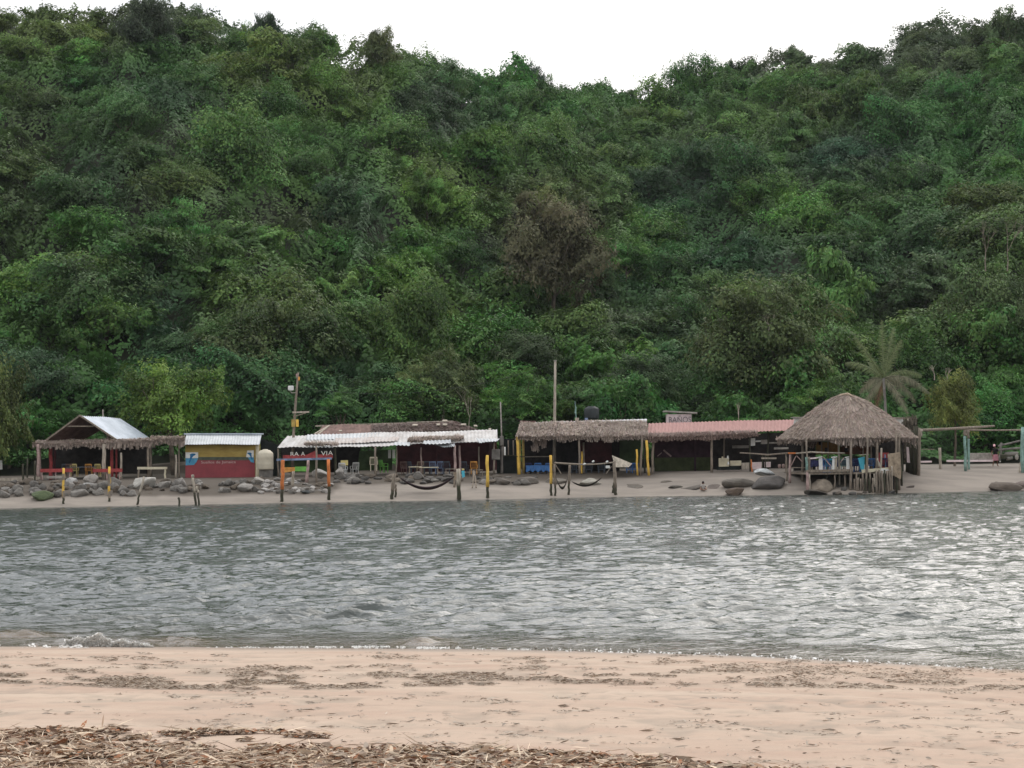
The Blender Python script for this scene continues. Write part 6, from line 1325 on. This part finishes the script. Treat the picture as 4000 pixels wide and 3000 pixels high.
# seated child at the water
px_, py_ = 2747, 1921; D_ = gd(px_, py_); b0 = P(px_, py_, D_); b0 = Vector((b0.x, b0.y, gz(b0)))
root = empty('person', tuple(b0), 'dark haired child in a grey top sitting cross legged at the waterline', 'person'); k = .72
J = {'pelvis': ((0, .06, .12), .13), 'waist': ((0, .04, .28), .11), 'chest': ((0, .01, .46), .12), 'neck': ((0, -.01, .60), .05), 'head': ((0, -.03, .73), .09), 'crown': ((0, -.02, .82), .08),
     'hipL': ((.11, .0, .12), .085), 'kneeL': ((.34, -.26, .17), .06), 'ankleL': ((.02, -.36, .07), .04), 'toeL': ((-.08, -.42, .05), .034), 'hipR': ((-.11, .0, .12), .085), 'kneeR': ((-.34, -.24, .17), .06), 'ankleR': ((.0, -.28, .07), .04), 'toeR': ((.12, -.33, .05), .034),
     'shoL': ((.16, 0, .52), .055), 'elbL': ((.27, -.05, .32), .04), 'wriL': ((.24, -.20, .21), .028), 'palmL': ((.22, -.25, .20), .027), 'shoR': ((-.16, 0, .52), .055), 'elbR': ((-.27, -.05, .32), .04), 'wriR': ((-.24, -.2, .21), .028), 'palmR': ((-.22, -.25, .20), .027)}
J = {a: (Vector(v[0])*k, v[1]*k) for a, v in J.items()}
V_, E_, R_ = body_graph(J); skinned('body', V_, E_, R_, M['skin2'], root); face(root, b0+Vector((0, -.03, .73))*k, (.1, -1, -.1), .95)
loft(root, 'top', M['greycloth'], [(B(0, 0, .60), .07*k, .06*k), (B(0, 0, .56), .19*k, .12*k), (B(0, 0, .44), .20*k, .15*k), (B(0, .03, .28), .17*k, .15*k), (B(0, .05, .12), .19*k, .17*k)])
for s_ in (1, -1): MB().tube([B(.15*s_, 0, .53), B(.25*s_, -.03, .37)], [.075*k, .065*k], 10).build('sleeve', M['greycloth'], root, smooth=True)
for s_ in (1, -1): MB().tube([B(.10*s_, 0, .13), B(.24*s_, -.15, .16)], [.10*k, .085*k], 10).build('shorts_leg', M['blackcloth'], root, smooth=True)
loft(root, 'hair', M['hair'], [(B(0, .02, .60), .06*k, .05*k), (B(0, .01, .66), .105*k, .085*k), (B(0, -.0, .74), .118*k, .105*k), (B(0, -.01, .82), .11*k, .11*k), (B(0, -.01, .88), .07*k, .075*k), (B(0, -.01, .90), .01, .01)])

# ---------------------------------------------------------------- litter, seaweed flecks and foam
def litter(name, label, n, keep, seed, size, cols, lift_=.012, cat='litter', curl=.25, xr=9.5, yr=(10.5, 36), elong=(2.2, 5)):
    r_ = np.random.default_rng(seed); x = r_.uniform(-xr, xr, n); y = r_.uniform(*yr, n)
    z = beach(x, y); px, py = proj(x, y, z); kp = keep(px, py, x, y, r_) > r_.uniform(0, 1, n); x, y, z = x[kp], y[kp], z[kp]; n = len(x); py = py[kp]
    th = r_.uniform(0, 2*np.pi, n); s = size*np.exp(np.clip(r_.normal(0, .45, n), -1, .9)); el = r_.uniform(elong[0], elong[1], n)
    tl = r_.normal(0, curl, n); T = np.stack([np.cos(th)*np.cos(tl), np.sin(th)*np.cos(tl), np.sin(tl)], 1)
    Bn = np.cross(T, np.array([0, 0, 1.0])+r_.normal(0, .5, (n, 3))); Bn /= np.linalg.norm(Bn, axis=1, keepdims=True)
    U = np.cross(T, Bn); U = U*np.sign(U[:, 2:3]+1e-9)
    l = (s*el/2)[:, None]; w_ = (s/2)[:, None]; C = np.stack([x, y, z+lift_*r_.uniform(.2, 1.6, n)+s*.25+np.abs(np.sin(tl))*l[:, 0]], 1)
    hb = (s*r_.uniform(.1, .5, n))[:, None]
    a0 = C-T*l; a1 = C-T*l*.3+Bn*w_+U*hb*.6; a2 = C-T*l*.3-Bn*w_+U*hb*.3; b1 = C+T*l*.4+Bn*w_*.8+U*hb*.7; b2 = C+T*l*.4-Bn*w_*.8+U*hb*.4; c0 = C+T*l+U*hb*.1
    V = np.stack([a0, a1, b1, c0, b2, a2], 1).reshape(-1, 3); i = np.arange(n)*6
    Fq = np.concatenate([np.stack([i, i+1, i+2, i+5], 1), np.stack([i+5, i+2, i+3, i+4], 1)])
    cl = np.array(cols)[r_.integers(0, len(cols), n)]*r_.uniform(.6, 1.35, (n, 1)); tint = np.concatenate([np.vstack([cl, cl]), np.ones((2*n, 1))], 1)
    o = mesh_np(name, V, Fq, M_litter, attr={'tint': ('FACE', tint)}); tag(o, label, cat, kind='stuff'); return o
m, t, b = newmat('dry_litter'); at = N(t, 'ShaderNodeAttribute'); at.attribute_name = 'tint'; t.links.new(at.outputs['Color'], b.inputs['Base Color']); b.inputs['Roughness'].default_value = .85; b.inputs['Specular IOR Level'].default_value = .2; M_litter = m
BL = [(0, 2815), (500, 2822), (900, 2850), (1250, 2885), (1500, 2905), (1800, 2930), (2300, 2958), (2700, 2985), (3000, 3012), (3400, 3030), (4200, 3050)]
def k_dense(px, py, x, y, r_):
    d = py-np.interp(px, [a for a, _ in BL], [c_ for _, c_ in BL]); clump = vn(x*1.6, y*2.2, 201)*.6+vn(x*5, y*6, 202)*.4
    fade = np.interp(px, [0, 1700, 2700, 3400], [1, .9, .6, .1]); band = .35+.65*sstep(60, 130, d)+.4*np.exp(-((d-22)/20)**2)
    return np.where(d > -3, (clump > .34+.14*(1-sstep(0, 120, d)))*band*fade, 0.0)
BRN = [(.30, .19, .125), (.33, .235, .165), (.18, .11, .075), (.42, .32, .23), (.52, .41, .30), (.33, .255, .20), (.13, .08, .058), (.38, .31, .25), (.30, .135, .07), (.58, .46, .34)]
litter('leaf_litter', 'thick drift of dead brown leaves and husks on the sand at the bottom left', 240000, k_dense, 211, .013, BRN, xr=4, yr=(10.8, 14.5), curl=.16, elong=(1.8, 4))
litter('twig_litter', 'thin pale twigs scattered among the dead leaves', 60000, lambda px, py, x, y, r_: k_dense(px, py, x, y, r_)*(.5), 212, .005, [(.55, .43, .32), (.40, .30, .22), (.64, .52, .39), (.28, .19, .13)], xr=4, yr=(10.8, 14.5), elong=(9, 26), curl=.15, lift_=.03)
def k_band(px, py, x, y, r_):
    ln = np.interp(px, [0, 600, 1200, 1700, 2300, 2800, 3400, 4000], [2665, 2690, 2692, 2680, 2668, 2680, 2690, 2706]); d = ln-py
    pat = vn(px/260, py/16, 221)*.6+vn(px/70, py/7, 222)*.4
    left = np.interp(px, [0, 2400, 3200, 4000], [1, .9, .5, .3])
    a = np.where((d > -4) & (d < 120), (pat > .58-.16*np.exp(-(d/6)**2)-.05*np.exp(-((d-30)/16)**2))*left*(.9*np.exp(-np.maximum(d, 0)/75)), 0)
    return a*1.0
litter('wrack_line', 'dark line of dried seaweed bits along the old tide mark', 420000, k_band, 213, .007, [(.27, .215, .165), (.34, .275, .215), (.22, .16, .12), (.36, .30, .24)], xr=8, yr=(18.5, 31), elong=(3, 9), curl=.1)
def k_spots(px, py, x, y, r_):
    pat = vn(px/95, py/9, 231)*.55+vn(px/38, py/5, 232)*.45
    dens = np.interp(py, [2560, 2720, 2780, 2860, 3000], [.35, .30, .75, .9, .9]); return (pat > .735-.10*dens)*.55*np.where((py > 2700) | (py < 2640), 1, .4)
litter('beach_flecks', 'scattered grey brown flecks of debris over the pale sand', 300000, k_spots, 214, .007, [(.34, .285, .235), (.38, .32, .26), (.28, .23, .185), (.40, .34, .28)], xr=8.5, yr=(10.8, 33), elong=(3, 8), curl=.08, lift_=.004)
# foam of the little breakers
m, t, b = newmat('sea_foam'); b.inputs['Base Color'].default_value = (.80, .79, .76, 1); b.inputs['Roughness'].default_value = .8; M_foam = m
def foam(n, fn, seed, label, sz=.05):
    r_ = np.random.default_rng(seed); px, py, hh = fn(r_, n); hz = 1750+(2000-px)*.014; d = 3.4*8000/(py-hz); x = (px-2000)/8000*d
    z = waves(x[None, :], d[None, :])[0]+.01+hh; C = np.stack([x, d, z], 1); Nn = rand_dirs(n, r_); Nn[:, 2] = np.abs(Nn[:, 2])+.4; Nn /= np.linalg.norm(Nn, axis=1, keepdims=True)
    V, Fq = leaf_quads(C, Nn, sz, r_, 1.4); o = mesh_np('foam', V, Fq, M_foam); tag(o, label, 'foam', kind='stuff')
def f1(r_, n):
    px = r_.uniform(255, 580, n); env = np.interp(px, [255, 330, 400, 430, 500, 580], [8, 16, 26, 14, 12, 2])*(.5+vn(px/18, px*0, 301)); base = np.interp(px, [255, 400, 580], [2513, 2520, 2527])
    t_ = r_.uniform(0, 1, n)**.8; return px, base+4-t_*0, t_*env/8000*36*1.7
foam(12000, f1, 1, 'white foam of the little breaker at the left', .08)
def f2(r_, n):
    px = r_.uniform(800, 2050, n); base = np.interp(px, [800, 1200, 1500, 2050], [2532, 2531, 2529, 2540])+r_.normal(0, 1.4, n); return px, base, np.where(vn(px/24, px*0, 305)*.6+vn(px/7, px*0, 306)*.4 > .46, r_.uniform(-.01, .012, n), -.3)
foam(9000, f2, 2, 'thin white foam line along the waterline', .03)
def f3(r_, n):
    px = r_.uniform(-80, 360, n); py = 2537+r_.normal(0, 7, n)+px*0.0; py = np.where(vn(px/30, py/6, 307) > .5, py, 2540); return px, py, r_.uniform(0, .02, n)
foam(2600, f3, 3, 'broken foam patches washing onto the sand at the left')
def f4(r_, n):
    px = r_.uniform(2050, 4100, n); base = np.interp(px, [2050, 2500, 3000, 3500, 4100], [2541, 2546, 2566, 2595, 2632])+r_.normal(0, 4, n); return px, base, np.where(vn(px/25, base/4, 308)*.6+vn(px/7, base, 309)*.4 > .52, r_.uniform(-.01, .01, n), -.3)
foam(1800, f4, 4, 'faint foam fringe along the waterline at the right', .04)

# ---------------------------------------------------------------- thin sea haze lying over the bay
hz_ = MB(); hz_.slab([(-330, -40, -8), (330, -40, -8), (330, 560, -8), (-330, 560, -8)], (0, 0, 110))
ho = hz_.build('haze', M['net']); bmh = bmesh.new(); bmh.from_mesh(ho.data); bmesh.ops.recalc_face_normals(bmh, faces=bmh.faces); bmh.to_mesh(ho.data); bmh.free(); ho.data.update(); tag(ho, 'thin pale haze over the bay', 'haze', kind='stuff')
mh = bpy.data.materials.new('haze'); mh.use_nodes = True; t = mh.node_tree; t.nodes.clear()
mo = t.nodes.new('ShaderNodeOutputMaterial'); pv = t.nodes.new('ShaderNodeVolumePrincipled'); pv.inputs['Color'].default_value = (.80, .86, .92, 1); pv.inputs['Density'].default_value = .00006; pv.inputs['Anisotropy'].default_value = .2
t.links.new(pv.outputs[0], mo.inputs['Volume']); ho.data.materials.clear(); ho.data.materials.append(mh)
sc.cycles.volume_bounces = 0; sc.cycles.volume_step_rate = 4
